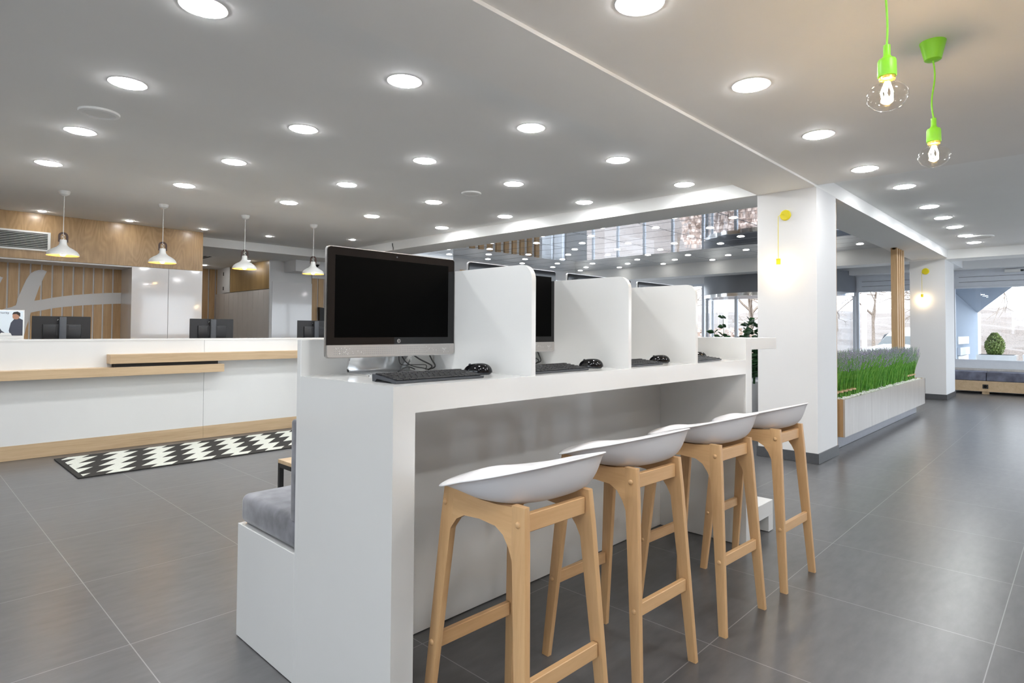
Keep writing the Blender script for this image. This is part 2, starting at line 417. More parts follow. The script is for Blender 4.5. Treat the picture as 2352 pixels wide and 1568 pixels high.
# corridor side wall carrying the boarding, then the wall with the glossy board
sbox('wall_corridor_side', M['wall'], 5.27, 5.5, 12.05, 15.0, 0, ZL)
sbox('wall_corridor_front', M['wall'], 5.5, 9.0, 12.06, 12.2, 0, 3.2)
sbox('wall_left_far', M['wall'], 9.0, 11.95, 10.75, 10.9, 0, 3.2)
sbox('wall_left_pier', M['wall'], 13.0, 13.95, 10.75, 10.9, 0, 3.2)
sbox('wall_left_head', M['wall'], 11.95, 13.0, 10.75, 10.9, 2.65, 3.2)
sbox('wall_left_return', M['wall'], 8.9, 9.0, 10.75, 12.1, 0, 3.2)
sbox('wall_far_end', M['wall'], 13.95, 16.1, 13, 13.1, 0, 3.2)

def column(x0, x1, y0, y1, z, n, h=.10):
    sbox('trim_column_%d' % n, M['wall'], x0, x1, y0, y1, 0, z)
    bm = B()
    t = .012
    for a in ((x0-t, x1+t, y0-t, y0), (x0-t, x1+t, y1, y1+t), (x0-t, x0, y0, y1), (x1, x1+t, y0, y1)): bm_box(bm, *a, .003, h)
    struct('baseboard_column_%d' % n, bm, M['baseb'])
column(6.02, 6.62, 1.885, 2.455, ZB, 1)
column(13.42, 14.42, 1.94, 2.51, 2.62, 2)

# ------------------------------------------------------------------ downlights
def downlight(name, r, lensmat, loc, label, group, drop=.012):
    t = thing(name, label, 'ceiling light', loc, group, world=False)
    bm = B(); bm_lathe(bm, [(r*1.0, -.002), (r*1.12, -.0035), (r*1.16, -.001), (r*1.16, .002), (r*1.0, .004)], 28)
    put('trim_ring', bm, M['trim'], t, .6)
    bm = B(); bm_lathe(bm, [(0.0, -.012), (r*.6, -.0115), (r*.93, -.008), (r*1.0, -.002), (r*1.0, .001)], 28)
    put('lens', bm, lensmat, t, .6)
    return t
P = None
cols = ['far left', 'second', 'middle', 'fourth', 'rightmost']
colx = [1.0, 2.15, 3.30, 4.45, 5.655]
for i, x in enumerate(colx):
    for j, y in enumerate([3.08, 4.40, 5.75, 7.10]):
        lab = 'round ceiling downlight, %s from the front in the %s row of the left ceiling' % (ORD[j], cols[i])
        if P is None: P = downlight('ceiling_downlight', .094, M['down'], (x, y, ZC), lab, 'downlights in the left ceiling')
        else: dup(P, (x, y, ZC), lab)
for j, x in enumerate([2.173, 3.337, 4.503, 5.719]):
    dup(P, (x, 1.394, ZR), 'round downlight %s from the camera in the right ceiling before the column' % ORD[j], group='downlights in the right ceiling')
for j, x in enumerate([7.268, 8.631, 9.586, 10.53, 11.575, 12.56]):
    dup(P, (x, 1.40, ZC), 'round downlight beyond the column, %s in the line to the window' % ORD[j], group='downlights in the far right ceiling')
# unseen downlights added around the camera to fill the room with light
for j, (x, y, z) in enumerate([(-.2, 3.08, ZC), (-.2, 5.75, ZC), (-1.4, 4.4, ZC), (-1.4, 7.1, ZC), (-2.6, 3.08, ZC), (-2.6, 5.75, ZC), (1.0, 1.394, ZR), (-.2, 1.394, ZR), (-1.4, -.5, ZR), (1.0, -1.2, ZR), (3.3, -1.2, ZR), (5.6, -1.2, ZR), (8.6, -1.2, ZC), (10.5, -1.2, ZC), (8.6, -3.4, ZC), (12.5, -1.2, ZC), (2.17, -.1, ZR), (.9, .1, ZR), (2.17, -1.2, ZR), (4.5, -1.2, ZR), (-.2, -.1, ZR), (3.3, -2.4, ZR), (1.0, -2.4, ZR), (5.2, -2.4, ZR)]):
    dup(P, (x, y, z), 'added fill downlight outside the picture, the %s one behind or beside the camera' % ORD2[j], group='added fill downlights outside the picture')
SP = None
for j, (x, y) in enumerate([(1.367, 10.08), (2.338, 10.03), (3.312, 9.98), (4.28, 9.92), (5.399, 9.2)]):
    lab = 'small ceiling spotlight, %s from the left above the reception back wall' % ORD[j]
    if SP is None: SP = downlight('ceiling_spotlight', .042, M['down_cool'], (x, y, ZC), lab, 'small spotlights over the back wall')
    else: dup(SP, (x, y, ZC), lab)
for x, y, lab in [(4.70, 14.1, 'small spotlight at the far end of the corridor ceiling'), (4.98, 12.5, 'small spotlight washing the brown corridor boarding'), (3.95, 13.1, 'added spotlight brightening the corridor, hidden behind the oak panelling')]:  # the last one is unseen, added to brighten the corridor
    dup(SP, (x, y, ZL), lab, group='small spotlights in the corridor')
k = (ZG-1.25)/(2.788-1.25)
gl = []
for i in range(13):
    x = 7.0+.2925+.585*i
    if x > 13.3: continue
    for j in range(8):
        y = 2.5 + .655 + 1.31*j - (0.0 if i % 2 else .655)
        if 2.7 < y < 10.5: gl.append((x, y, i, j))
GP = None
gl = [g for g in gl if not (g[2] % 4 == 3 and g[3] % 2 == 0)]
for n, (x, y, i, j) in enumerate(gl):
    lab = 'tiny mirror ceiling light, %s row from the beam, %s from the columns' % (ORD[min(i, 9)] if i < 10 else ('eleventh', 'twelfth', 'thirteenth')[i-10], ORD[j])
    if GP is None: GP = downlight('mirror_ceiling_light', .062, M['down_gl'], (x, y, ZG), lab, 'lights in the mirror ceiling')
    else: dup(GP, (x, y, ZG), lab)

def ceiling_speaker(loc, r, label):
    t = thing('ceiling_speaker', label, 'speaker', loc, world=False)
    bm = B(); bm_lathe(bm, [(r*.72, -.010), (r*.80, -.018), (r*.97, -.014), (r, -.006), (r, .003)], 32); put('rim', bm, M['ceil'], t, .6)
    bm = B(); bm_lathe(bm, [(0, -.008), (r*.71, -.0075), (r*.72, -.002)], 32); put('grille', bm, M['grille'], t, .6)
ceiling_speaker((1.002, 5.148, ZC), .125, 'round flush ceiling speaker between the far left downlights')
ceiling_speaker((4.436, 5.05, ZC), .11, 'round flush ceiling speaker among the downlights near the cross beam')
ceiling_speaker((11.85, 1.25, ZC), .19, 'flat round ceiling speaker beside the last downlights near the window')

# ================================================================== COMPUTER DESK
D = thing('computer_desk', 'long white glossy computer counter with upright privacy dividers', 'desk', (1.0, 1.75, 0))
X0, X1, Y0, YB = 1.0, 3.43, 1.471, 2.04
ZD = 1.085
bm = B(); bm_box(bm, X0, X0+.078, Y0+.03, YB, .003, ZD); put('end_panel', bm, M['lacquer'], D)
bm = B(); bm_prism(bm, [(X0, .003), (X0+.078, .003), (X0+.078, ZD-.082), (X1, ZD-.082), (X1, ZD), (X0, ZD)], 'Y', Y0, Y0+.03); put('front_frame', bm, M['lacquer'], D)
bm = B(); bm_box(bm, X0+.078, X1, Y0+.03, YB, ZD-.04, ZD); put('worktop', bm, M['lacquer'], D)
bm = B(); bm_box(bm, X0, 3.517, YB, YB+.028, .003, 1.213, bev=.0012, seg=1); put('back_panel', bm, M['lacquer'], D)
bm = B(); bm_box(bm, X1, 3.517, Y0, YB, .003, 1.213, bev=.0012, seg=1); put('end_post', bm, M['lacquer'], D)
bm = B(); bm_box(bm, 3.5175, 3.90, Y0, YB+.028, 1.143, 1.213, bev=.0012, seg=1); put('end_ledge', bm, M['lacquer'], D)
bm = B(); bm_box(bm, 3.5175, 3.845, Y0+.005, YB+.028, .10, .19, bev=.0012, seg=1); bm_box(bm, 3.775, 3.845, Y0+.005, YB+.028, .004, .10); put('low_step', bm, M['lacquer'], D)
for xd in (1.600, 2.225, 2.838):
    bm = B(); bm_prism(bm, rrect(Y0+.004, YB-.001, ZD, 1.492, .055, (0, 0, 0, 1), 10), 'X', xd-.011, xd+.011)
    put('divider', bm, M['lacquer'], D, .5)
for n, xd in enumerate((1.42, 2.05, 2.66, 3.25)):
    bm = B(); bm_lathe(bm, [(0, .003), (.030, .003), (.030, 0)], 20, (xd+.05, 1.99, ZD)); put('cable_grommet', bm, M['trim'], D, .6)
# bench on the back of the desk
BN = thing('upholstered_bench', 'white bench with grey velvet cushions built against the back of the computer counter', 'bench', (1.3, 2.3, 0))
bm = B(); bm_box(bm, 1.0, 3.51, 2.069, 2.566, .003, .455, bev=.0015, seg=1); put('base', bm, M['lacquer'], BN)
def cushion(x0, x1, y0, y1, z0, z1, r=.03):
    bm = B(); bm_box(bm, x0, x1, y0, y1, z0, z1, bev=r, seg=4); return bm
put('seat_cushion', cushion(1.006, 3.50, 2.070, 2.562, .458, .575, .028), M['fabric'], BN, .9)
put('back_cushion', cushion(1.004, 3.50, 2.070, 2.118, .560, .925, .012), M['fabric'], BN, .9)
# side table behind the bench
ST = thing('side_table', 'small side table with pale wood top and black metal legs behind the bench', 'table', (1.8, 3.55, 0))
tx0, tx1, ty0, ty1, tz = 1.64, 2.04, 3.16, 3.62, .46
bm = B(); bm_box(bm, tx0, tx1, ty0, ty1, tz-.022, tz, bev=.001, seg=1); put('table_top', bm, M['oak'], ST)
for a in (tx0, tx1-.025):
    for b_ in (ty0, ty1-.025): box_o('leg', ST, M['black'], a, a+.025, b_, b_+.025, 0, tz-.022)
bm = B(); bm_box(bm, tx0+.025, tx1-.025, ty0, ty0+.025, tz-.047, tz-.022); bm_box(bm, tx0+.025, tx1-.025, ty1-.025, ty1, tz-.047, tz-.022)
bm_box(bm, tx0, tx0+.025, ty0+.025, ty1-.025, tz-.047, tz-.022); bm_box(bm, tx1-.025, tx1, ty0+.025, ty1-.025, tz-.047, tz-.022); put('frame', bm, M['black'], ST)

# ================================================================== ALL-IN-ONE COMPUTERS
def computer():
    """origin on the desk below the middle of the screen, facing -y"""
    t = thing('desktop_computer', '', 'computer', (0, 0, 0), 'computers on the counter', world=False)
    w, z0, z1 = .2825, .065, .455
    bm = B(); bm_prism(bm, rrect(-w, w, z0, z1, .014), 'Y', .004, .014)
    put('housing', bm, M['alu'], t, .5)
    bm = B(); bm_prism(bm, rrect(-w+.003, w-.003, z0+.046, z1-.003, .011, (0, 0, 1, 1)), 'Y', .0, .004)
    g = put('front_glass', bm, M['glassblk'], t, .5)
    bm = B(); bm_box(bm, -w+.031, w-.035, -.0008, .0, z0+.072, z1-.031); put('display', bm, M['screen'], g)
    bm = B(); bm_prism(bm, rrect(-w+.003, w-.003, z0+.003, z0+.045, .011, (1, 1, 0, 0)), 'Y', -.002, .004)
    sb = put('speaker_bar', bm, M['silverbar'], t, .5)
    bm = B()                                                   # perforated grille strip and its bright flecks
    rnd = random.Random(3)
    for i in range(64):
        for k in range(4):
            x = -w+.030 + i*(2*w-.062)/63; z = z0+.013+k*.0075
            bm_box(bm, x-.0011, x+.0011, -.0026, -.002, z-.0009, z+.0009)
    put('grille', bm, M['kick'], sb)
    bm = B()
    for i in range(46):
        s = rnd.choice((-1, 1)); x = s*(w-.034 - abs(rnd.gauss(0, .05))); z = z0+.012+rnd.random()*.024
        bm_box(bm, x-.0011, x+.0011, -.0031, -.0026, z-.0011, z+.0011)
    put('sparkle_dots', bm, M['trim'], sb)
    # webcam and round maker's badge with the two slanted letters
    bm = B(); bm_lathe(bm, [(0, -.0012), (.003, -.001), (.003, 0)], 14, (0, 0, z1-.017), 'Y'); put('webcam', bm, M['greypl'], g, .6)
    bm = B(); bm_lathe(bm, [(0, -.0012), (.0075, -.0010), (.0075, 0)], 24, (.012, 0, z0+.058), 'Y'); lg = put('round_badge', bm, M['alu'], g, .6)
    bm = B()
    for dx, top, bot in ((-.0026, .0065, -.0030), (.0002, .0028, -.0030), (.0020, .0030, -.0065), (.0044, .0030, -.0030)):
        bm_bar(bm, (.012+dx+top*.28, -.0014, z0+.058+top), (.012+dx+bot*.28, -.0014, z0+.058+bot), .0009, .0005, (0, 1, 0))
    bm_bar(bm, (.0100, -.0014, z0+.0608), (.0130, -.0014, z0+.0608), .0009, .0005, (0, 1, 0)); bm_bar(bm, (.0146, -.0014, z0+.0608), (.0173, -.0014, z0+.0608), .0009, .0005, (0, 1, 0)); bm_bar(bm, (.0132, -.0014, z0+.0550), (.0158, -.0014, z0+.0550), .0009, .0005, (0, 1, 0))
    put('badge_lettering', bm, M['glassblk'], lg)
    # easel stand: a bent sheet foot and a rear strut
    bm = B()
    path = [(.025, .235), (.072, .05), (.084, .016), (.078, .005), (.06, .0015), (-.06, .0015)]
    path = [(y+.005, z) for y, z in path]
    for a, b_ in zip(path, path[1:]):
        va = [bm.verts.new((x, a[0], a[1])) for x in (-.150, .120)]; vb = [bm.verts.new((x, b_[0], b_[1])) for x in (-.150, .120)]
        bm.faces.new((va[0], va[1], vb[1], vb[0]))
    bmesh.ops.remove_doubles(bm, verts=bm.verts, dist=1e-5)
    o = put('stand', bm, M['stand'], t, 1.2); md = o.modifiers.new('s', 'SOLIDIFY'); md.thickness = .005; md.offset = 0
    bm = B()
    for s in (-.150, .120):
        for a, b_ in zip(path[:-1], path[1:]): bm_bar(bm, (s, a[0], a[1]+.002), (s, b_[0], b_[1]+.002), .006, .006, (1, 0, 0))
    put('stand_edge', bm, M['chrome'], o)
    bm = B(); bm_bar(bm, (.11, .035, .10), (.085, .085, .006), .016, .005, (0, 1, .4)); put('rear_strut', bm, M['alu'], t)
    bm = B(); bm_box(bm, -.24, .24, .0142, .042, z0+.05, z1-.05, bev=.008); put('rear_cover', bm, M['greypl'], t)
    # cables dropping from the back
    bm = B()
    def curve(ps, r=.0022):
        ps = [Vector(p) for p in ps]; out = []
        for i in range(len(ps)-1):
            p0 = ps[max(i-1, 0)]; p1 = ps[i]; p2 = ps[i+1]; p3 = ps[min(i+2, len(ps)-1)]
            for k in range(6):
                u = k/6; out.append(.5*((2*p1)+(-p0+p2)*u+(2*p0-5*p1+4*p2-p3)*u*u+(-p0+3*p1-3*p2+p3)*u**3))
        out.append(ps[-1]); out = [q+Vector((.04, -.012, 0)) for q in out]; bm_tube(bm, out, r, 6)
    curve([(.02, .034, .09), (.08, .03, .052), (.15, .04, .022), (.155, .07, .004)], .0030)
    curve([(.12, .034, .09), (.14, .03, .05), (.175, .05, .018), (.165, .08, .004)], .0028)
    curve([(-.01, .034, .09), (.01, .03, .05), (.06, .05, .025), (.13, .07, .012), (.165, .085, .005)])
    curve([(-.01, .036, .09), (.0, .04, .035), (.05, .03, .03), (.12, .04, .026), (.15, .08, .006)], .0018)
    curve([(.06, .03, .012), (.02, .02, .024), (-.03, .0, .012), (-.02, .02, .003), (.05, .03, .003)], .0025)
    put('cable', bm, M['cable'], t, 1.2)
    return t
def keyboard():
    t = thing('keyboard', '', 'keyboard', (0, 0, 0), 'keyboards on the counter', world=False)
    w, d = .177, .067
    bm = B(); bm_prism(bm, [(-d, .001), (-d-.001, .008), (d, .024), (d+.002, .019), (d, .001), (d-.015, .001), (d-.026, .010), (-d+.03, .004), (-d+.02, .001)], 'X', -w, w)
    put('case', bm, M['greypl'], t, .5)
    bm = B(); sl = .016/(2*d)
    rows = [15, 15, 15, 14, 13, 9]
    for r, n in enumerate(rows):
        y1 = d-.006-r*.0208; y0 = y1-.0178
        ws = [1]*n
        if n == 14: ws[0] = 1.6; ws[-1] = 1.6
        if n == 13: ws[0] = 2.0; ws[-1] = 2.0
        if n == 9: ws[3] = 6
        u = (2*w-.012)/sum(ws); x = -w+.006
        for q in ws:
            z = .008+(y0+y1+2*d)/2*sl
            vs0 = len(bm.verts); bm_box(bm, x+.0012, x+u*q-.0012, y0, y1, z, z+.0042, bev=.0009, seg=1); x += u*q
    put('keys', bm, M['key'], t)
    return t
def mouse():
    t = thing('computer_mouse', '', 'computer mouse', (0, 0, 0), 'mice on the counter', world=False)
    def shell(scale, z0):
        bm = B(); rings = []
        N = 20
        for k in range(9):
            f = k/8; a = f*PI/2
            rr = math.cos(a)**.75 if k < 8 else 0
            ring = []
            for i in range(N):
                th = i/N*2*PI
                x = .031*math.cos(th)*rr*scale*(1-.12*math.sin(th)); y = .055*math.sin(th)*rr*scale
                z = z0 + (.034*math.sin(a)+ .0)*(1-.10*(y/.055))
                ring.append(bm.verts.new((x, y, z)))
            rings.append(ring)
        for a, b_ in zip(rings, rings[1:]):
            for i in range(N): bm.faces.new((a[i], a[(i+1) % N], b_[(i+1) % N], b_[i]))
        bm.faces.new(list(reversed(rings[0])))
        bmesh.ops.remove_doubles(bm, verts=bm.verts, dist=1e-5)
        return bm
    bm = B(); bm_lathe(bm, [(.026, .001), (.030, .006), (.031, .009)], 24)
    for v in bm.verts: v.co.y *= 1.72
    put('underside', bm, M['greypl'], t, .6)
    put('body', shell(1.0, .0075), M['glassblk'], t, 1.2)
    bm = B(); bm_lathe(bm, [(.0, -.002), (.006, -.002), (.006, .002), (0, .002)], 14, (0, .030, .034), 'X'); put('scroll_wheel', bm, M['greypl'], t, .6)
    return t
C0 = computer(); K0 = keyboard(); M0 = mouse()
cx_ = [1.3045, 1.944, 2.600, 3.240]
lc = ['all-in-one computer with black screen in the nearest booth, fully in view', 'all-in-one computer in the second booth, seen behind the nearest divider',
      'all-in-one computer in the third booth, mostly hidden by the second divider', 'all-in-one computer in the farthest booth, only its top corner above the third divider']
lk = ['black keyboard in front of the nearest computer', 'black keyboard right of the nearest divider in the second booth', 'black keyboard in the third booth behind the second divider', 'black keyboard in the farthest booth by the end post']
lm = ['black mouse between the nearest keyboard and the nearest divider', 'black mouse against the second divider from the camera', 'black mouse against the third divider from the camera', 'black mouse in the farthest booth before the end post']
for i in range(4):
    c = C0 if i == 0 else dup(C0, (0, 0, 0), '')
    c.location = (cx_[i], 1.905, ZD); c['label'] = lc[i]
    kx = [1.235, 1.83, 2.43, 3.10][i]
    k_ = K0 if i == 0 else dup(K0, (0, 0, 0), '')
    k_.location = (kx, 1.605 if i == 0 else 1.60, ZD); k_.rotation_euler = (0, 0, [-.02, .02, .03, .10][i]); k_['label'] = lk[i]
    mm = M0 if i == 0 else dup(M0, (0, 0, 0), '')
    mm.location = [(1.515, 1.68, ZD), (2.135, 1.62, ZD), (2.75, 1.64, ZD), (3.36, 1.74, ZD)][i]; mm.rotation_euler = (0, 0, [.72, .70, .75, .80][i]); mm['label'] = lm[i]

# ================================================================== BAR STOOLS
def stool():
    t = thing('bar_stool', '', 'bar stool', (0, 0, 0), 'bar stools along the counter', world=False)
    fx, fy, tx, ty, zt = .180, .212, .137, .156, .765
    # shell: polar grid from centre to rim
    NR, NT = 14, 56
    def rim(th):
        c, s = math.cos(th), math.sin(th); n = 2.7
        ax, ay = .243, (.212 if s > 0 else .210)
        r = 1/((abs(c/ax)**n + abs(s/ay)**n)**(1/n))
        return r*c, r*s
    def zrim(x, y):
        return .826 - .225*y + .10*max(0, -y)**1.2 - .018*(abs(x)/.24)**2*max(0, y)/.2
    def surf(th, f):
        rx, ry = rim(th); x, y = rx*f, ry*f
        zr = zrim(rx, ry); s = max(0, math.sin(th)); p = 9.0 - 6.2*s
        z = .764 + (zr-.764)*(f**p)
        if f > .93: z = zr + (zr-(.764 + (zr-.764)*(.93**p)))*0 - (1-f)/.07*(zr-(.764+(zr-.764)*.93**p))
        z += .030*max(0, s)*math.exp(-((f-.72)/.22)**2)        # the seat swells before its front edge
        return x+.032, y, z-.004*max(0, -math.sin(th))*f
    bm = B(); c0 = bm.verts.new((.032, 0, .764)); prev = None
    for k in range(1, NR+1):
        f = (k/NR)**.85
        ring = [bm.verts.new(surf(i/NT*2*PI, f)) for i in range(NT)]
        if prev is None:
            for i in range(NT): bm.faces.new((c0, ring[i], ring[(i+1) % NT]))
        else:
            for i in range(NT): bm.faces.new((prev[i], ring[i], ring[(i+1) % NT], prev[(i+1) % NT]))
        prev = ring
    # flared lip
    ring = []
    for i in range(NT):
        th = i/NT*2*PI; rx, ry = rim(th); z = zrim(rx, ry)
        s = max(0, math.sin(th)); e = .010+.004*abs(math.cos(th))
        l = math.hypot(rx, ry); ring.append(bm.verts.new((rx*(1+e/l)+.032, ry*(1+e/l), z-.001-.007*s-.004*max(0, -math.sin(th)))))
    for i in range(NT): bm.faces.new((prev[i], ring[i], ring[(i+1) % NT], prev[(i+1) % NT]))
    o = put('seat', bm, M['seat'], t, 1.4)
    md = o.modifiers.new('s', 'SOLIDIFY'); md.thickness = .0055; md.offset = -1
    md = o.modifiers.new('sub', 'SUBSURF'); md.levels = 1; md.render_levels = 1
    # legs of the two side frames
    for sx in (-1, 1):
        for sy in (-1, 1):
            zt2 = .774 if sy > 0 else .770
            bm = B(); vs = []
            for (z, x, y, wy) in ((0, fx, fy, .034), (zt2-.10, tx+(fx-tx)*.13, ty+(fy-ty)*.13-(.012 if sy > 0 else 0), .051), (zt2, tx, ty-(.013 if sy > 0 else 0), .051)):
                for dx, dy in ((-.0105, -wy/2), (.0105, -wy/2), (.0105, wy/2), (-.0105, wy/2)):
                    vs.append(bm.verts.new((sx*x+dx, sy*y+dy, z)))
            for a in (0, 4):
                for i in range(4): bm.faces.new((vs[a+i], vs[a+(i+1) % 4], vs[a+4+(i+1) % 4], vs[a+4+i]))
            bm.faces.new(vs[3::-1]); bm.faces.new(vs[8:12])
            bmesh.ops.bevel(bm, geom=[e for e in bm.edges if abs(e.verts[0].co.z-e.verts[1].co.z) > .01], offset=.003, segments=2, profile=.5, affect='EDGES')
            lg = put('leg', bm, M['beech'], t, .5)
            # dowel caps on the outer face, at the upper and lower rail
            for z in (.722, .292):
                u = z/zt2; x = fx+(tx-fx)*u; y = fy+(ty-fy)*u
                bm = B(); bm_lathe(bm, [(0, .0055), (.005, .005), (.0085, .0025), (.0095, -.001)], 18, (0, 0, 0), 'X')
                for v in bm.verts: v.co = Vector((sx*(x+.0105+v.co.x), sy*y+v.co.y, z+v.co.z))
                put('dowel_cap', bm, M['beech'], lg, .9)
        # arched top rail of the side frame
        x = sx*tx; pts = []
        yi = ty-.022; zt_ = .768
        pts.append((-yi, zt_-.003)); pts.append((-yi*.5, zt_-.008)); pts.append((0, zt_-.008)); pts.append((yi*.5, zt_-.002)); pts.append((yi, zt_+.004))
        lo = [(yi+.012, zt_-.155), (yi-.008, zt_-.115), (yi-.032, zt_-.085), (yi-.065, zt_-.068), (0, zt_-.063), (-yi+.065, zt_-.068), (-yi+.032, zt_-.085), (-yi+.008, zt_-.115), (-yi-.012, zt_-.155)]
        bm = B(); bm_prism(bm, pts+lo, 'X', x-.0103, x+.0103)
        for v in bm.verts: v.co.x += sx*(fx-tx)*(1-v.co.z/.772)
        put('arched_rail', bm, M['beechy'], t)
    # rails across
    for sy in (-1, 1):
        z = .722; u = z/.77; x = fx+(tx-fx)*u-.014; y = sy*(fy+(ty-fy)*u)
        bm = B(); bm_box(bm, -x, x, y-.010, y+.010, z-.025, z+.025, bev=.002, seg=1); put('upper_rail', bm, M['beechx'], t)
        z = .292; u = z/.77; x = fx+(tx-fx)*u-.014; y = sy*(fy+(ty-fy)*u)
        bm = B(); bm_box(bm, -x, x, y-.010, y+.010, z-.022, z+.022, bev=.002, seg=1); put('foot_rail', bm, M['beechx'], t)
    bm = B(); bm_box(bm, -.13, .13, -.03, .03, .722, .752); put('seat_mount', bm, M['beechx'], t)
    return t
ST0 = stool()
for i, (x, y, r, lab) in enumerate([(1.331, 1.295, -.023, 'white moulded seat bar stool on beech legs, nearest to the camera'),
        (1.938, 1.332, -.035, 'white seat beech bar stool second from the camera'), (2.553, 1.315, -.045, 'white seat beech bar stool third from the camera'),
        (3.145, 1.289, -.035, 'white seat beech bar stool farthest from the camera, before the column')]):
    s = ST0 if i == 0 else dup(ST0, (0, 0, 0), '')
    s.location = (x, y, 0); s.rotation_euler = (0, 0, r); s['label'] = lab

# ================================================================== RECEPTION COUNTER
RC = thing('reception_counter', 'long white reception counter with oak plinth and two oak ledges', 'reception counter', (2.5, 7.6, 0))
YF = 7.42; XL, XR = -3.0, 6.6
bm = B()
for a, b_ in ((XL, -.55), (-.547, 2.485), (2.488, 5.5), (5.503, XR)): bm_box(bm, a, b_, YF, YF+.03, .14, 1.12)
put('front_panel', bm, M['lacquer'], RC)
bm = B(); bm_box(bm, XL, XR, YF-.003, YF+.32, 1.12, 1.139, bev=.0015, seg=1); put('top_shelf', bm, M['lacquer'], RC)
bm = B()
for a, b_ in ((XL, -.55), (-.548, 2.486), (2.488, 5.5), (5.503, XR)): bm_box(bm, a, b_, YF-.004, YF+.03, .002, .14)
put('plinth', bm, M['oak'], RC)
bm = B(); bm_box(bm, XL, 2.645, YF-.17, YF, .762, .850, bev=.001, seg=1); put('lower_ledge', bm, M['oak'], RC)
bm = B(); bm_box(bm, 1.555, XR-.3, YF-.15, YF, .887, .982, bev=.001, seg=1); put('upper_ledge', bm, M['oak'], RC)
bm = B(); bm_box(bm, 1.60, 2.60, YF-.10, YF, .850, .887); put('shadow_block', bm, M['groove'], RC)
bm = B(); bm_box(bm, XL, XR, YF+.32, YF+1.05, .70, .735); put('inner_worktop', bm, M['lacquer'], RC)
bm = B(); bm_box(bm, XL, XR, YF+.03, YF+.32, .01, .70); put('inner_carcass', bm, M['lacquer'], RC)
bm = B()
for x in (XL, -.5, 2.4, 5.4, XR-.03): bm_box(bm, x, x+.03, YF+.32, YF+1.03, .002, .70)
put('support_panel', bm, M['lacquer'], RC)

def office_monitor():
    """seen from the back; origin on the work surface, back faces -y"""
    t = thing('office_monitor', '', 'monitor', (0, 0, 0), 'monitors behind the reception counter', world=False)
    w, z0, z1 = .252, .335, .640
    bm = B(); bm_prism(bm, rrect(-w, w, z0, z1, .004), 'Y', .03, .052); put('housing', bm, M['blackpl'], t)
    bm = B(); bm_box(bm, -.165, .165, .012, .031, z0+.03, z1-.085, bev=.006); put('rear_cover', bm, M['blackpl'], t, .5)
    bm = B(); bm_box(bm, -.12, .12, .0095, .012, z1-.11, z1-.106); put('vent_slot', bm, M['greypl'], t)
    bm = B(); bm_box(bm, -.03, .03, -.028, .008, .02, z1-.008, bev=.003); put('stand_column', bm, M['greypl'], t, .5)
    bm = B(); bm_box(bm, -.055, .055, .004, .012, z0+.10, z0+.21); put('mount_plate', bm, M['blackpl'], t)
    bm = B(); bm_bar(bm, (-.042, .027, z1-.045), (-.034, .027, z1-.030), .008, .004, (0, 1, 0)); put('logo', bm, M['alu'], t)
    bm = B(); bm_prism(bm, rrect(-.13, .13, -.09, .12, .02), 'Z', .0, .02); put('foot', bm, M['greypl'], t, .5)
    return t
OM = office_monitor()
for i, (x, y, r, lab) in enumerate([(1.295, 8.10, -.03, 'black monitor seen from behind, leftmost on the reception counter'), (2.81, 8.10, -.03, 'black monitor seen from behind, in the middle of the reception counter'), (4.19, 8.10, -.05, 'black monitor seen from behind, half hidden by the nearest computer')]):
    s = OM if i == 0 else dup(OM, (0, 0, 0), '')
    s.location = (x, y, .735+.0); s.rotation_euler = (0, 0, r); s['label'] = lab
# printed card with two men in suits
PC = thing('picture_card', 'printed picture of two people in dark suits standing at the left end of the counter', 'picture', (.75, 8.0, .735))
bm = B(); bm_box(bm, .42, .965, 8.0, 8.006, .735, 1.43); put('board', bm, M['trim'], PC)
MI = base_mat('card_print_sky', (.70, .78, .84), .4); MSU = base_mat('card_print_suit', (.05, .055, .08), .5); MSK = base_mat('card_print_skin', (.42, .22, .14), .5); MHA = base_mat('card_print_hair', (.02, .015, .012), .5)
bm = B(); bm_box(bm, .43, .955, 7.9985, 8.0, 1.17, 1.42); pr_ = put('photo_print', bm, MI, PC)
def flat(name, pts, mat, d):
    bm = B(); bm_prism(bm, pts, 'Y', 7.9985-d-.0006, 7.9985-d); return put(name, bm, mat, pr_)
flat('suit', [(.86, 1.17), (.845, 1.22), (.86, 1.30), (.89, 1.345), (.92, 1.35), (.953, 1.33), (.953, 1.17)], MSU, .0005)
flat('face', rrect(.872, .925, 1.335, 1.405, .024), MSK, .0008)
flat('hair', [(.868, 1.385), (.88, 1.408), (.91, 1.415), (.932, 1.40), (.932, 1.36), (.915, 1.38), (.90, 1.39)], MHA, .0012)
flat('suit', [(.68, 1.17), (.69, 1.27), (.715, 1.30), (.755, 1.29), (.79, 1.22), (.82, 1.195), (.80, 1.17)], MSU, .0005)
flat('face', rrect(.70, .745, 1.295, 1.36, .02), MSK, .0008)
flat('paper', [(.76, 1.17), (.79, 1.20), (.86, 1.195), (.87, 1.17)], M['trim'], .0012)
text_mesh('caption', 'Priority', .03, MSU, PC, (.05, -.003, .665), (PI/2, 0, 0))

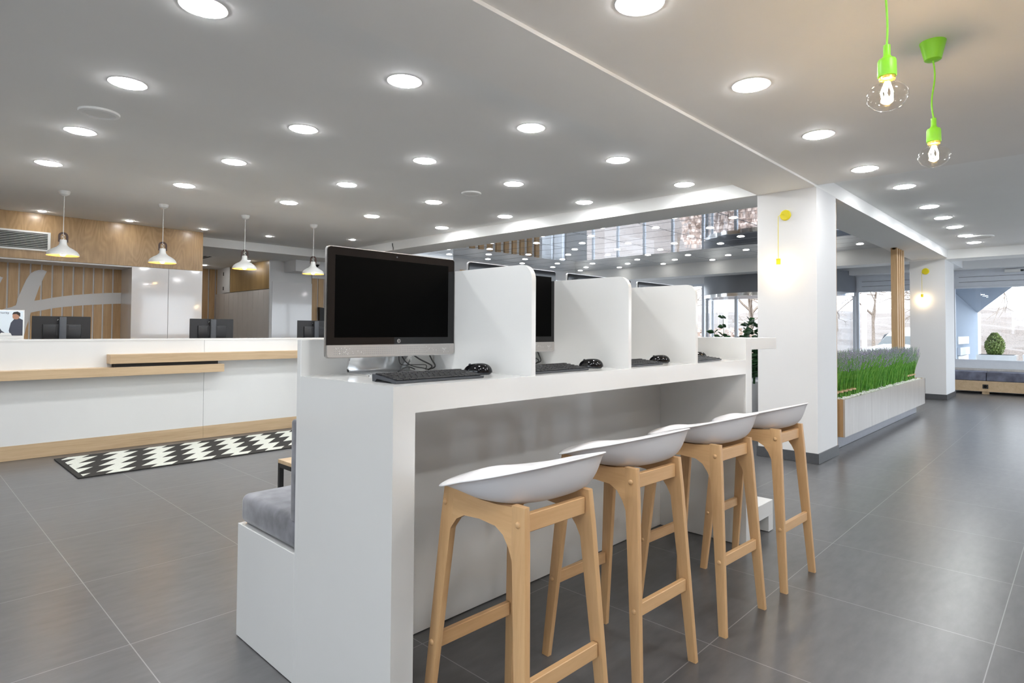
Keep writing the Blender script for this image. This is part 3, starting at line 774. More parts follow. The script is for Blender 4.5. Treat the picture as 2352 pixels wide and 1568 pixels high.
# ================================================================== BACK WALL: veneer fascia, niche, cupboards
YW = 10.35
FA = thing('veneer_fascia', 'oak veneer panelling above the reception niche, up to the ceiling', 'wall panel', (1.0, YW, 2.17))
bm = B()
for a, b_ in ((-3.0, -.60), (-.598, 1.618), (1.62, 3.42)): bm_box(bm, a, b_, YW, YW+.05, 2.17, ZC-.001)
put('panel', bm, M['veneer'], FA)
bm = B(); bm_box(bm, 3.40, 3.42, YW+.051, 10.99, 2.17, ZC-.001); put('return_panel', bm, M['veneer'], FA)
bm = B(); bm_box(bm, -3.0, 2.455, YW+.005, 10.92, 2.150, 2.168); put('niche_soffit', bm, M['wall'], FA)
AV = thing('air_vent', 'white framed air vent with dark horizontal slats in the oak panelling', 'air vent', (.9, YW, 2.4))
vx0, vx1, vz0, vz1 = -.10, 1.50, 2.285, 2.545
bm = B(); bm_box(bm, vx0, vx1, YW-.012, YW-.001, vz0, vz0+.025); bm_box(bm, vx0, vx1, YW-.012, YW-.001, vz1-.025, vz1); bm_box(bm, vx0, vx0+.03, YW-.012, YW-.001, vz0+.025, vz1-.025); bm_box(bm, vx1-.03, vx1, YW-.012, YW-.001, vz0+.025, vz1-.025)
put('frame', bm, M['trim'], AV)
box_o('backing', AV, M['groove'], vx0+.03, vx1-.03, YW-.003, YW-.001, vz0+.025, vz1-.025)
for i in range(9):
    z = vz0+.040+i*.0225; bm = B(); bm_bar(bm, (vx0+.03, YW-.008, z), (vx1-.03, YW-.008, z), .010, .004, (0, -.5, 1)); put('slat', bm, M['shade'], AV)
# niche: oak strips, white gaps and the big white emblem
YN = 10.93
sbox('wall_niche', M['wall'], -3.0, 2.456, YN, 10.99, 0, 2.17)
NP = thing('slatted_niche_wall', 'oak boarded niche wall with thin white gaps behind the reception', 'wall panel', (1.4, YN, 1.0))
xs = [2.347-.122*k_ for k_ in range(0, 44)]
edges = [2.456] + [x for x in xs]
for k_ in range(len(xs)):
    hi = (2.456 if k_ == 0 else xs[k_-1]-.010); lo = xs[k_]+.010
    box_o('board', NP, M['oakv'], lo, hi, YN-.012, YN-.001, .3, 2.150)
EM = thing('wall_emblem', 'big white painted swoosh and letter stroke across the oak niche', 'wall sign', (1.5, YN, 1.3))
arm = [(1.254, 1.699), (1.288, 1.811), (1.322, 1.916), (1.366, 2.013), (1.412, 2.051), (1.459, 2.072), (1.506, 2.076), (1.551, 2.058), (1.528, 1.999), (1.502, 1.919), (1.47, 1.83), (1.439, 1.708), (1.42, 1.633),
       (1.501, 1.651), (1.617, 1.685), (1.742, 1.711), (1.863, 1.734), (1.987, 1.751), (2.113, 1.768), (2.242, 1.782), (2.35, 1.791), (2.455, 1.797),
       (2.455, 1.628), (2.346, 1.621), (2.23, 1.612), (2.109, 1.6), (1.99, 1.588), (1.866, 1.571), (1.745, 1.555), (1.627, 1.532), (1.504, 1.498), (1.384, 1.464),
       (1.372, 1.395), (1.36, 1.348), (1.335, 1.249), (1.309, 1.087), (1.27, .9), (1.10, .9), (1.14, 1.1), (1.20, 1.30), (1.10, 1.26), (.9, 1.12), (.7, .95), (.5, .8), (.4, .95), (.7, 1.25), (.9, 1.40), (1.054, 1.485), (1.111, 1.512), (1.136, 1.521), (1.18, 1.537), (1.221, 1.562), (1.233, 1.613), (1.236, 1.664)]
bm = B(); bm_prism(bm, arm, 'Y', YN-.020, YN-.0125); put('swoosh', bm, M['wall'], EM)
bm = B(); bm_prism(bm, [(.80, 1.5), (.86, 1.75), (.93, 1.92), (1.0, 1.96), (1.045, 1.952), (1.08, 1.938), (1.065, 1.899), (1.047, 1.848), (1.0, 1.70), (.95, 1.5)], 'Y', YN-.020, YN-.0125); put('letter_stroke', bm, M['wall'], EM)
CB = thing('white_cupboard', 'glossy white cupboard doors under the oak panelling, left of the corridor', 'cupboard', (2.95, YW, 0))
bm = B(); bm_box(bm, 2.457, 3.42, YW+.02, 10.98, .003, 2.168); put('body', bm, M['lacquer2'], CB)
box_o('door', CB, M['lacquer2'], 2.457, 2.937, YW, YW+.019, .08, 2.166, bev=.001, seg=1)
box_o('door', CB, M['lacquer2'], 2.943, 3.42, YW, YW+.019, .08, 2.166, bev=.001, seg=1)
# corridor
CP = thing('corridor_oak_wall', 'dark oak boarding with thin white strips at the end of the corridor', 'wall panel', (4.5, 14.98, 0))
for i in range(12):
    x = 3.62+i*.148; box_o('board', CP, M['oakv'], x, x+.118, 14.97, 14.995, .003, ZL-.002)
CW = thing('corridor_side_panelling', 'brown wood upper panel over grooved grey boarding in the corridor', 'wall panel', (5.25, 13, 0))
box_o('upper_panel', CW, wood('dark_oak_panel', (.42, .28, .12), (.27, .17, .06), (1, 1, .06), 1.2, .3, .4), 5.235, 5.268, 12.07, 14.1, 2.07, ZL-.002)
for i in range(11):
    y = 12.075+i*.262; box_o('board', CW, M['corr'], 5.235, 5.268, y, y+.256, .003, 2.055)
HB = thing('white_corner_box', 'white panel with two black fixings beside the brown corridor panel', 'panel', (5.2, 14.4, 2.07))
box_o('panel', HB, M['wall'], 5.225, 5.234, 14.105, 14.55, 2.07, ZL-.002)
for z in (2.17, 2.50):
    bm = B(); bm_box(bm, 5.215, 5.224, 14.44, 14.47, z-.04, z+.04); put('fixing', bm, M['black'], HB)
ET = put('edge_strip', (lambda b: (bm_box(b, 5.225, 5.27, 12.03, 12.068, .003, ZL-.002), b)[1])(B()), M['wall'], None); tag(ET, 'white vertical corner strip where the corridor boarding meets the glossy board', 'trim strip')
WB = thing('glossy_wall_board', 'tall glossy white wall board between the corridor and the oak slats', 'wall panel', (5.7, 12.03, 0))
box_o('board', WB, M['lacquer2'], 5.275, 6.12, 12.03, 12.058, .003, 2.215)
BK = tag(put('bulkhead', (lambda b: (bm_box(b, 5.53, 8.89, 11.55, 12.058, 2.41, 2.637), b)[1])(B()), M['wall'], None), 'white boxed duct under the ceiling behind the rightmost white pendant', 'duct')
OS = thing('oak_slat_wall', 'oak boarding with thin white gaps right of the glossy wall board', 'wall panel', (7, 12.04, 0))
for i in range(19):
    x = 6.125+i*.145; box_o('board', OS, M['oakv'], x, x+.115, 12.035, 12.058, .003, 2.33)
sbox('trim_7', M['wall'], 6.12, 8.9, 12.02, 12.058, 2.331, 2.409)
tag(put('brochure_holder', (lambda b: (bm_prism(b, [(6.28, .9), (6.42, .9), (6.40, 1.70), (6.25, 1.72)], 'Y', 11.94, 12.03), b)[1])(B()), M['black'], None), 'dark rack standing before the oak slats, half hidden by the nearest computer', 'rack')
CV = thing('ceiling_vent', 'square slotted air vent in the dark corridor ceiling', 'air vent', (4.0, 12.6, ZL), world=False)
bm = B()
for i in range(7):
    for j in range(7): bm_box(bm, -.26+i*.075, -.215+i*.075, -.26+j*.075, -.215+j*.075, -.006, -.001)
put('slots', bm, M['groove'], CV)
bm = B(); bm_box(bm, -.3, .3, -.3, .3, -.0012, -.0002); put('plate', bm, M['ceil'], CV)
DC = thing('security_camera', 'dark dome security camera on the bulkhead beside the rightmost pendant', 'security camera', (5.93, 11.5, 2.6), world=False)
bm = B(); bm_lathe(bm, [(.08, .02), (.085, -.02), (.07, -.035)], 20); put('base', bm, M['trim'], DC, .6)
bm = B(); bm_lathe(bm, [(.066, -.03), (.06, -.06), (.035, -.085), (0, -.095)], 20); put('dome', bm, M['glassblk'], DC, .9)
bm = B(); bm_tube(bm, [(6.0-.004, 8.90, 2.76), (5.99, 8.885, 2.72), (5.985, 8.86, 2.69), (5.98, 8.85, 2.655), (5.985, 8.86, 2.64)], .006, 6)
tag(put('loose_wire', bm, M['cable'], None, 1.2), 'short loose black wire hanging from the beam edge above the nearest computer', 'wire')

# ================================================================== WHITE PENDANTS
def pendant():
    t = thing('pendant_lamp', '', 'pendant lamp', (0, 0, 0), 'white pendant lamps over the reception', world=False)
    bm = B(); bm_lathe(bm, [(.055, 0), (.055, -.012), (.045, -.038), (.018, -.055), (0, -.058)], 24); put('canopy', bm, M['shade'], t, .6)
    bm = B(); bm_tube(bm, [(0, 0, -.05), (0, 0, -.49), (.012, 0, -.50), (-.012, 0, -.515), (.008, 0, -.53), (0, 0, -.55)], .004, 6); put('cord', bm, M['shade'], t, 1.2)
    bm = B()
    pts = []
    for i in range(13):
        a = PI*i/12; pts.append((.036*math.cos(a), 0, -.505+.032*math.sin(a)))
    pts = [(.036, 0, -.575)]+pts+[(-.036, 0, -.575)]
    for a, b_ in zip(pts, pts[1:]): bm_bar(bm, a, b_, .022, .005, (0, 1, 0) if False else (0, 0, 1) if abs(a[2]-b_[2]) < 1e-4 else (0, 1, 0))
    put('leather_strap', bm, M['leather'], t)
    prof = [(.030, -.548), (.034, -.560), (.034, -.590), (.040, -.610), (.060, -.632), (.100, -.655), (.132, -.680), (.148, -.705), (.152, -.722), (.152, -.728)]
    bm = B(); N = 36; rings = []
    for r, z in prof: rings.append([bm.verts.new((r*math.cos(i/N*2*PI), r*math.sin(i/N*2*PI), z)) for i in range(N)])
    for a, b_ in zip(rings, rings[1:]):
        for i in range(N): bm.faces.new((a[i], a[(i+1) % N], b_[(i+1) % N], b_[i]))
    bm.faces.new(rings[0]); sh = put('shade', bm, M['shade'], t, 1.2)
    prof = [(.020, -.566), (.028, -.600), (.055, -.640), (.095, -.664), (.126, -.688), (.142, -.711), (.147, -.727), (.152, -.728)]
    bm = B(); rings = []
    for r, z in prof: rings.append([bm.verts.new((r*math.cos(i/N*2*PI), r*math.sin(i/N*2*PI), z)) for i in range(N)])
    for a, b_ in zip(rings, rings[1:]):
        for i in range(N): bm.faces.new((a[i], a[(i+1) % N], b_[(i+1) % N], b_[i]))
    bm.faces.new(rings[0]); put('shade_lining', bm, M['shadein'], sh, 1.2)
    bm = B(); bm_lathe(bm, [(0, -.735), (.018, -.730), (.029, -.712), (.029, -.698), (.018, -.675), (.013, -.66), (.013, -.64)], 18); put('bulb', bm, M['pendbulb'], t, 1.2)
    return t
PD = pendant()
for i, x in enumerate([1.333, 2.312, 3.285, 4.25]):
    s = PD if i == 0 else dup(PD, (0, 0, 0), '')
    s.location = (x, 8.42-.03*i, ZC); s['label'] = 'white enamel pendant lamp with leather strap, %s from the left' % ORD[i]
    s.rotation_euler = (0, 0, [.55, .25, -.15, -.4][i]-.4)

# ================================================================== RUG
RG = B(); bm_box(RG, -1.4, 1.4, -.53, .53, .0, .010, bev=.004)
rg = put('runner_rug', RG, M['rug'], None); rg.location = (2.51, 6.672, .001); tag(rg, 'black and cream zigzag runner rug on the tiles before the reception', 'rug')

# ================================================================== WALL LAMPS ON THE COLUMNS
def wall_lamp(x, y, zr, zs, sc, label):
    t = thing('wall_lamp', label, 'wall lamp', (x, y, zr), 'yellow corded wall lamps', world=False)
    bm = B(); bm_lathe(bm, [(0, -.024*sc), (.045*sc, -.022*sc), (.052*sc, -.012*sc), (.052*sc, 0)], 28, (0, 0, 0), 'X'); put('wall_rose', bm, M['yellow'], t, .6)
    d = zs-zr; ox = -.055; oy = .052
    bm = B(); bm_tube(bm, [(-.02, .0, 0), (-.035, .03, .008), (ox, oy, -.012), (ox, oy, -.05), (ox-.002, oy, d*.6), (ox, oy, d)], .0028, 6); put('cord', bm, M['yellow'], t, 1.2)
    bm = B(); bm_lathe(bm, [(0, 0), (.021, -.002), (.021, -.060), (.014, -.066), (0, -.066)], 20, (ox, oy, d)); put('socket', bm, M['yellow'], t, .6)
    bm = B(); bm_lathe(bm, [(0, -.150), (.022, -.146), (.040, -.128), (.045, -.106), (.040, -.086), (.022, -.070), (.015, -.062)], 24, (ox, oy, d)); put('bulb', bm, M['warm'], t, 1.2)
wall_lamp(6.019, 2.173, 2.40, 1.972, 1.0, 'yellow corded wall lamp with glowing bulb on the near column')
wall_lamp(13.419, 2.246, 2.415, 1.98, 1.15, 'yellow corded wall lamp with glowing bulb on the far column')
# ================================================================== GREEN PENDANTS
def green_pendant(x, y, L, bend, label):
    t = thing('bare_bulb_pendant', label, 'pendant lamp', (x, y, ZR), 'lime green bulb pendants', world=False)
    bm = B(); bm_lathe(bm, [(.056, .0), (.056, -.002), (.036, -.086), (.030, -.090), (0, -.091)], 32); put('ceiling_cup', bm, M['green'], t, .6)
    n = 16; pts = []
    for i in range(n+1):
        u = i/n; pts.append((bend[0]*math.sin(u*2*PI)*.5+0, bend[1]*math.sin(u*2*PI)*.5, -.088-(L-.088)*u))
    bm = B(); bm_tube(bm, pts, .0038, 8); put('cord', bm, M['green'], t, 1.2)
    bm = B(); bm_lathe(bm, [(0, 0), (.0115, -.001), (.0115, -.038), (.017, -.047), (.0275, -.053), (.0300, -.058), (.0310, -.110), (.0300, -.115), (0, -.115)], 28, (0, 0, -L)); put('socket', bm, M['green'], t, .6)
    bm = B(); bm_lathe(bm, [(.026, -.113), (.026, -.122), (.0265, -.126)], 24, (0, 0, -L)); put('threaded_cap', bm, base_mat('brass_cap', (.85, .62, .15), .3, metal=1), t, .6)
    prof = [(.024, -.130), (.026, -.140)]
    for i in range(13):
        a = PI*(.12+.88*i/12); prof.append((.0675*math.sin(a), -.186+.052*math.cos(a)))
    prof[-1] = (0, prof[-1][1])
    bm = B(); bm_lathe(bm, prof, 32, (0, 0, -L)); bl = put('bulb', bm, M['bulbglass'], t, 1.4)
    bm = B()
    for i in range(5):
        a = i/5*2*PI; bm_tube(bm, [(.006*math.cos(a), .006*math.sin(a), -L-.135), (.019*math.cos(a+.4), .019*math.sin(a+.4), -L-.170), (.016*math.cos(a+1), .016*math.sin(a+1), -L-.200), (.003*math.cos(a), .003*math.sin(a), -L-.206)], .0034, 6)
    put('filament', bm, M['filament'], bl, 1.4)
    return t
green_pendant(3.43, .535, .372, (.012, -.012), 'lime green cord pendant with clear round bulb, hanging lower right by its ceiling cup')
green_pendant(2.44, .520, .372, (-.004, .004), 'lime green cord pendant with clear round bulb, nearer one at the top edge')

# ================================================================== PLANTER WITH LAVENDER
px0, px1, py0, py1 = 6.945, 11.205, 1.90, 2.33
PL = thing('long_planter', 'long low wooden planter box on a recessed plinth between the two columns', 'planter', (9, 2.1, 0))
bm = B()
for a, b_ in ((px0, 8.02), (8.023, 9.9), (9.903, px1)): bm_box(bm, a, b_, py0, py0+.018, .135, .534)
put('front_board', bm, M['greyoak'], PL)
box_o('back_board', PL, M['greyoak'], px0, px1, py1-.018, py1, .135, .534)
for x in (px0, px1-.018):
    bm = B(); bm_prism(bm, [(py0+.0185, .134), (py0+.085, .134), (py0+.085, .003), (py1, .003), (py1, .534), (py0+.0185, .534)], 'X', x, x+.018) if x == px0 else bm_box(bm, x, x+.018, py0, py1, .135, .534)
    put('end_board', bm, M['oakv'], PL)
box_o('plinth', PL, M['kick'], px0+.02, px1-.2, py0+.085, py1-.05, .003, .134)
box_o('soil_tray', PL, M['groove'], px0+.02, px1-.02, py0+.02, py1-.02, .40, .515)
# white gravel: uncountable
bm = B(); rnd = random.Random(5)
for i in range(1700):
    x = rnd.uniform(px0+.03, px1-.03); y = py0+.022+abs(rnd.gauss(0, .07)) if i % 2 else rnd.uniform(py0+.03, py1-.03)
    y = min(y, py1-.03); r = rnd.uniform(.007, .012)
    m_ = Matrix.Translation((x, y, .520+rnd.uniform(-.002, .008))) @ Matrix.Rotation(rnd.random()*6, 4, 'Z') @ Matrix.Diagonal((r*1.4, r, r*.8, 1))
    bmesh.ops.create_icosphere(bm, subdivisions=1, radius=1, matrix=m_)
gv = put('gravel', bm, M['stone'], None); tag(gv, 'white gravel filling the top of the long planter', 'gravel', kind='stuff')
def lavender(seed, spread, tied, n=90):
    rnd = random.Random(seed)
    t = thing('lavender_bundle', '', 'lavender', (0, 0, 0), 'lavender bundles in the planter', world=False)
    bm = B(); fl = B()
    for i in range(n):
        a = rnd.random()*2*PI; r0 = rnd.random()**.5*(.028 if tied else .06); h = rnd.uniform(.34, .52)
        lean = rnd.random()**.7*spread; a2 = a+rnd.uniform(-.5, .5)
        p0 = Vector((r0*math.cos(a), r0*math.sin(a), 0)); top = Vector((p0.x+lean*math.cos(a2), p0.y+lean*math.sin(a2), h))
        mid = p0.lerp(top, .5); mid += Vector((-lean*.18*math.cos(a2), -lean*.18*math.sin(a2), 0))
        if tied: mid = Vector((mid.x*.8, mid.y*.8, h*.5)); 
        w = rnd.uniform(.0016, .003); ang = rnd.random()*PI; side = Vector((math.cos(ang), math.sin(ang), 0))*w
        pts = [p0, p0.lerp(mid, .5)+Vector((-.0*w, 0, 0)), mid, mid.lerp(top, .55), top]
        if tied: pts[1] = Vector((p0.x*.62, p0.y*.62, .07)); 
        prev = None
        for k, p in enumerate(pts):
            ww = side*(1-.75*(k/4)**2); c = (bm.verts.new(p-ww), bm.verts.new(p+ww))
            if prev: bm.faces.new((prev[0], prev[1], c[1], c[0]))
            prev = c
        if rnd.random() < .55:                       # flower spike
            d = (top-mid).normalized()
            for k in range(4):
                q = top-d*.055+d*(.018*k); r = .0062*(1-.18*k)
                bmesh.ops.create_icosphere(fl, subdivisions=1, radius=r, matrix=Matrix.Translation(q+Vector((rnd.uniform(-.003, .003), rnd.uniform(-.003, .003), 0))) @ Matrix.Diagonal((1, 1, 1.3, 1)))
    put('stems', bm, M['grass'], t)['kind'] = 'stuff'; put('flowers', fl, M['lav'], t)['kind'] = 'stuff'
    if tied:
        bm = B(); bm_lathe(bm, [(.030, .062), (.036, .065), (.036, .080), (.030, .083)], 18); put('raffia_tie', bm, M['straw'], t, .6)
    return t
tied = [lavender(11, .085, True), lavender(12, .09, True)]; loose = [lavender(21, .19, False, 110), lavender(22, .21, False, 110)]
used = set()
def plant(proto, x, y, rot, lab, z=.52):
    if id(proto) in used: o = dup(proto, (x, y, z), lab, rot)
    else: used.add(id(proto)); o = proto; o.location = (x, y, z); o['label'] = lab; o.rotation_euler = (0, 0, rot)
    return o
for i in range(5):
    plant(tied[i % 2], 7.03+i*.165, 2.02, i*1.3, 'tied lavender bundle, %s from the near end of the planter' % ORD[i])
for i in range(4):
    plant(tied[i % 2], 10.55+i*.16, 2.03, i*1.7+.4, 'tied lavender bundle, %s of the four at the far end of the planter' % ORD[i])
for i in range(13):
    plant(loose[i % 2], 7.83+i*.215, 2.05+.02*(i % 2), i*2.1, 'loose lavender clump, number %s along the front between the tied bundles' % (ORD+['eleven', 'twelve', 'thirteen'])[i])
for i in range(17):
    plant(loose[(i+1) % 2], 7.02+i*.245, 2.20, i*1.1+.5, 'lavender clump in the rear row of the planter, position %s from the near end' % (ORD+['eleven', 'twelve', 'thirteen', 'fourteen', 'fifteen', 'sixteen', 'seventeen'])[i])
# slat screens
def screen(x0, n, y0, y1, pitch, w, z0, label):
    t = thing('slat_screen', label, 'room divider', (x0, y0, z0), 'oak slat screens')
    for i in range(n):
        box_o('slat', t, M['oakv'], x0+i*pitch, x0+i*pitch+w, y0, y1, z0, ZB-.004)
    box_o('top_strip', t, M['oakv'], x0, x0+(n-1)*pitch+w, y0+.02, y1-.02, ZB-.03, ZB-.001)
    return t
screen(11.21, 4, 2.27, 2.36, .150, .075, .003, 'oak slat screen rising to the ceiling at the far end of the planter')
screen(6.69, 2, 1.965, 2.10, .15, .075, .003, 'oak slat screen edge just visible behind the near column')

# ================================================================== FAR WINDOWS
WX = 15.9
def window(n, y0, y1, glz0, glz1, left=True):
    bm = B(); f = WX
    bm_box(bm, f, f+.08, y0, y1, glz1, 2.60)          # head with transom
    bm_box(bm, f, f+.08, y0, y1, .0, glz0)           # sill panel
    bm_box(bm, f, f+.08, y1-.09, y1, glz0, glz1); bm_box(bm, f, f+.08, y0, y0+.07, glz0, glz1)
    w = struct('window_%d' % n, bm, M['frame'])
    bm = B()
    def ring(ya, yb, za, zb, t, d):
        bm_box(bm, f-d, f, ya, yb, za, za+t); bm_box(bm, f-d, f, ya, yb, zb-t, zb); bm_box(bm, f-d, f, ya, ya+t, za+t, zb-t); bm_box(bm, f-d, f, yb-t, yb, za+t, zb-t)
    ring(y0+.05, y1-.05, glz1+.04, 2.55, .06, .018)
    ring(y0+.0, y1-.0, glz0-.03, glz1+.03, .03, .012)
    put('transom_frame', bm, M['frame'], w)
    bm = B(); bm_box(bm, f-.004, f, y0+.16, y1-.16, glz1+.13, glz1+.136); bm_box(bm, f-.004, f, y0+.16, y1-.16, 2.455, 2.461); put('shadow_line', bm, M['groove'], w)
    bm = B(); bm_box(bm, f+.035, f+.041, y0+.07, y1-.09, glz0, glz1); put('pane', bm, M['glass'], w)
    return w
window(1, .30, 2.21, .68, 2.215)
window(2, 2.21, 4.12, .50, 2.21)
window(3, -1.75, .29, .68, 2.215)
window(4, -3.8, -1.76, .68, 2.215)
# white post of the street frame seen behind glass
DV = thing('door_sensor', 'small white sensor box on the head of the far right window', 'sensor', (15.85, 1.13, 2.54))
bm = B(); bm_box(bm, 15.82, 15.882, 1.0, 1.26, 2.515, 2.575, bev=.004); put('case', bm, M['trim'], DV)
bm = B(); bm_box(bm, 15.83, 15.88, .95, .999, 2.53, 2.56); put('end_cap', bm, M['black'], DV)
# window seat
WS = thing('window_bench', 'low oak window bench with blue grey cushions under the far window', 'bench', (15.5, 1, 0))
box_o('base', WS, M['oak'], 15.3, 15.88, -1.7, 2.13, .055, .268)
box_o('back_rail', WS, M['greyoak'], 15.78, 15.88, -1.7, 2.2, .268, .50)
for (a, b_) in ((1.54, 2.13), (-.3, 1.53), (-1.68, -.31)):
    put('cushion', cushion(15.30, 15.78, a, b_, .270, .455, .018), M['fabricb'], WS, .9)
for y in (1.55, .0, -1.3): box_o('foot', WS, M['oak'], 15.34, 15.42, y-.06, y+.06, .001, .055)
so = thing('wall_socket', 'square black power socket in the front of the window bench', 'socket', (15.3, 1.545, .16))
bm = B(); bm_box(bm, 15.288, 15.2985, 1.50, 1.595, .115, .20, bev=.003, seg=1); put('plate', bm, M['blackpl'], so)
bm = B(); bm_lathe(bm, [(0, -.001), (.028, -.001), (.030, .0)], 20, (15.288, 1.5475, .1575), 'X'); put('outlet', bm, M['glassblk'], so)

# ------------------------------------------------------------------ curved lobby with dark fascia
LB = thing('entrance_lobby', 'curved glass entrance lobby under a dark grey round fascia', 'entrance lobby', (15.2, 5.8, 0))
cx0, cy0, R0 = 15.9, 5.95, 1.80
def arc_wall(bm, r, t, z0, z1, a0, a1, n=40):
    ip = []
    for i in range(n+1):
        a = a0+(a1-a0)*i/n; c, s = math.cos(a), math.sin(a)
        ip.append([bm.verts.new((cx0+rr*c, cy0+rr*s, z)) for rr, z in ((r, z0), (r+t, z0), (r+t, z1), (r, z1))])
    for a, b_ in zip(ip, ip[1:]):
        for k in range(4): bm.faces.new((a[k], a[(k+1) % 4], b_[(k+1) % 4], b_[k]))
    bm.faces.new(ip[0]); bm.faces.new(list(reversed(ip[-1])))
bm = B(); arc_wall(bm, R0, .06, 2.20, 2.70, PI*.5, PI*1.5); put('fascia', bm, M['darkfas'], LB, .9)
bm = B(); arc_wall(bm, R0-.03, .09, 2.12, 2.20, PI*.5, PI*1.5); put('metal_rim', bm, M['chrome'], LB, .9)
bm = B(); arc_wall(bm, 0.02, R0-.05, 2.14, 2.18, PI*.5, PI*1.5); put('lobby_ceiling', bm, M['darkfas'], LB, .9)
bm = B(); arc_wall(bm, R0, .012, .06, 2.12, PI*.52, PI*.94); put('curved_glass', bm, M['glass'], LB, .9)
bm = B(); arc_wall(bm, R0, .012, .06, 2.12, PI*1.06, PI*1.48); put('curved_glass', bm, M['glass'], LB, .9)
for a in (PI*.5, PI*.72, PI*.94, PI*1.06, PI*1.28, PI*1.5):
    c, s = math.cos(a), math.sin(a)
    bm = B(); bm_lathe(bm, [(.035, .003), (.035, 2.12)], 12, (cx0+(R0+.03)*c, cy0+(R0+.03)*s, 0)); put('post', bm, M['frame'], LB, .6)
bm = B(); arc_wall(bm, R0-.02, .06, .003, .06, PI*.5, PI*1.5); put('floor_rail', bm, M['frame'], LB, .9)
sbox('wall_street', M['wall'], 15.9, 16.1, 4.13, 13, 2.62, 3.2)
def frame_piece(name, y0, y1, n):
    bm = B(); bm_box(bm, WX, WX+.08, y0, y1, 2.55, 2.62); bm_box(bm, WX, WX+.08, y0, y1, .0, .12)
    k_ = max(1, round((y1-y0)/1.0))
    for i in range(k_+1):
        y = y0+(y1-y0)*i/k_; bm_box(bm, WX, WX+.08, max(y0, y-.035), min(y1, y+.035), .12, 2.55)
    w = struct('window_%d' % n, bm, M['frame'])
    bm = B(); bm_box(bm, WX+.035, WX+.041, y0, y1, .12, 2.55); put('pane', bm, M['glass'], w)
frame_piece('w', 4.13, 13.0, 5)
bm = B(); bm_box(bm, 11.95, 12.0, 10.77, 10.83, .1, 2.65); bm_box(bm, 12.95, 13.0, 10.77, 10.83, .1, 2.65); bm_box(bm, 12.45, 12.5, 10.77, 10.83, .1, 2.65); bm_box(bm, 12.0, 12.95, 10.77, 10.83, .0, .1)
w8 = struct('window_8', bm, M['frame']); bm = B(); bm_box(bm, 12.0, 12.95, 10.80, 10.805, .1, 2.65); put('pane', bm, M['glass'], w8)
OT = thing('tall_oak_slats', 'brown and pale vertical slat boarding on the left wall under the mirror ceiling', 'wall panel', (10.4, 10.74, 0))
for i in range(10):
    x = 9.1+i*.285; box_o('board', OT, M['oakv'], x, x+.15, 10.70, 10.748, .003, 2.66)

# ================================================================== POTTED PLANTS BEHIND THE COUNTER
def zz(seed, n, h):
    rnd = random.Random(seed)
    t = thing('potted_plant', '', 'plant', (0, 0, 0), world=False)
    bm = B(); bm_lathe(bm, [(0, .002), (.13, .002), (.15, .02), (.19, .60), (.18, .60), (.17, .56), (0, .56)], 28); put('pot', bm, M['pot'], t, .6)
    st = B(); lf = B()
    for i in range(n):
        a = rnd.random()*2*PI; lean = rnd.uniform(.08, .30); hh = h*rnd.uniform(.55, 1); 
        if i == 0: a, lean, hh = PI*.80, .03, h
        pts = []
        for k in range(9):
            u = k/8; pts.append(Vector(((.04+lean*u**1.6)*math.cos(a), (.04+lean*u**1.6)*math.sin(a), .55+hh*u-.10*lean*u*u)))
        bm_tube(st, pts, .007, 6, .003)
        for k in range(2, 9):
            for s in (-1, 1):
                p = pts[k]; d = Vector((math.cos(a+s*1.35), math.sin(a+s*1.35), rnd.uniform(.15, .75))).normalized(); L_ = rnd.uniform(.105, .145)*(1.0 if k < 7 else .8)
                nrm = d.cross(Vector((0, 0, 1))).normalized(); nrm = (Matrix.Rotation(rnd.uniform(.5, 1.1)*rnd.choice((-1, 1)), 3, d) @ nrm); w = .027
                rows = []
                for j in range(6):
                    u = j/5; c = p+d*L_*u+Vector((0, 0, -.018*u*u)); ww = w*math.sin(PI*(u**.8))+.0008
                    rows.append((lf.verts.new(c-nrm*ww+Vector((0, 0, .004))), lf.verts.new(c), lf.verts.new(c+nrm*ww+Vector((0, 0, .004)))))
                for a_, b_ in zip(rows, rows[1:]):
                    lf.faces.new((a_[0], a_[1], b_[1], b_[0])); lf.faces.new((a_[1], a_[2], b_[2], b_[1]))
    put('stems', st, M['leaf'], t, 1.2); o = put('leaves', lf, M['leaf'], t, 1.2); md = o.modifiers.new('s', 'SOLIDIFY'); md.thickness = .002
    return t
Z1 = zz(4, 17, .86); Z1.location = (6.62, 3.04, .0); Z1['label'] = 'dark green leafy potted plant rising above the far end of the computer counter'
Z2 = zz(9, 18, .78); Z2.location = (7.55, 3.16, 0); Z2['label'] = 'second dark leafy potted plant, partly hidden behind the near column'

# ================================================================== OUTSIDE
sbox('ground', M['pave'], 16.1, 60, -30, 45, -.25, -.10)
sbox('ground_side', M['pave'], -30, 16.1, -30, -5.13, -.25, -.10)
sbox('ground_rear', M['pave'], -30, -5.21, -5.12, 20, -.25, -.10)
bk = B(); rnd = random.Random(2)
gx, gy = 30, 60; grid_ = []
for i in range(gx+1):
    row = []
    for j in range(gy+1):
        x = 21.5+i*.9; y = -20+j*1.0; h = -.10+max(0, (x-21.5))*.16+rnd.uniform(-.08, .10)*(i > 0)
        row.append(bk.verts.new((x, y, min(h, 2.4+rnd.random()*.2))))
    grid_.append(row)
for i in range(gx):
    for j in range(gy): bk.faces.new((grid_[i][j], grid_[i+1][j], grid_[i+1][j+1], grid_[i][j+1]))
tag(put('leafy_bank', bk, M['leaflit'], None), 'sloping bank covered in brown fallen leaves outside the windows', 'ground', kind='stuff')
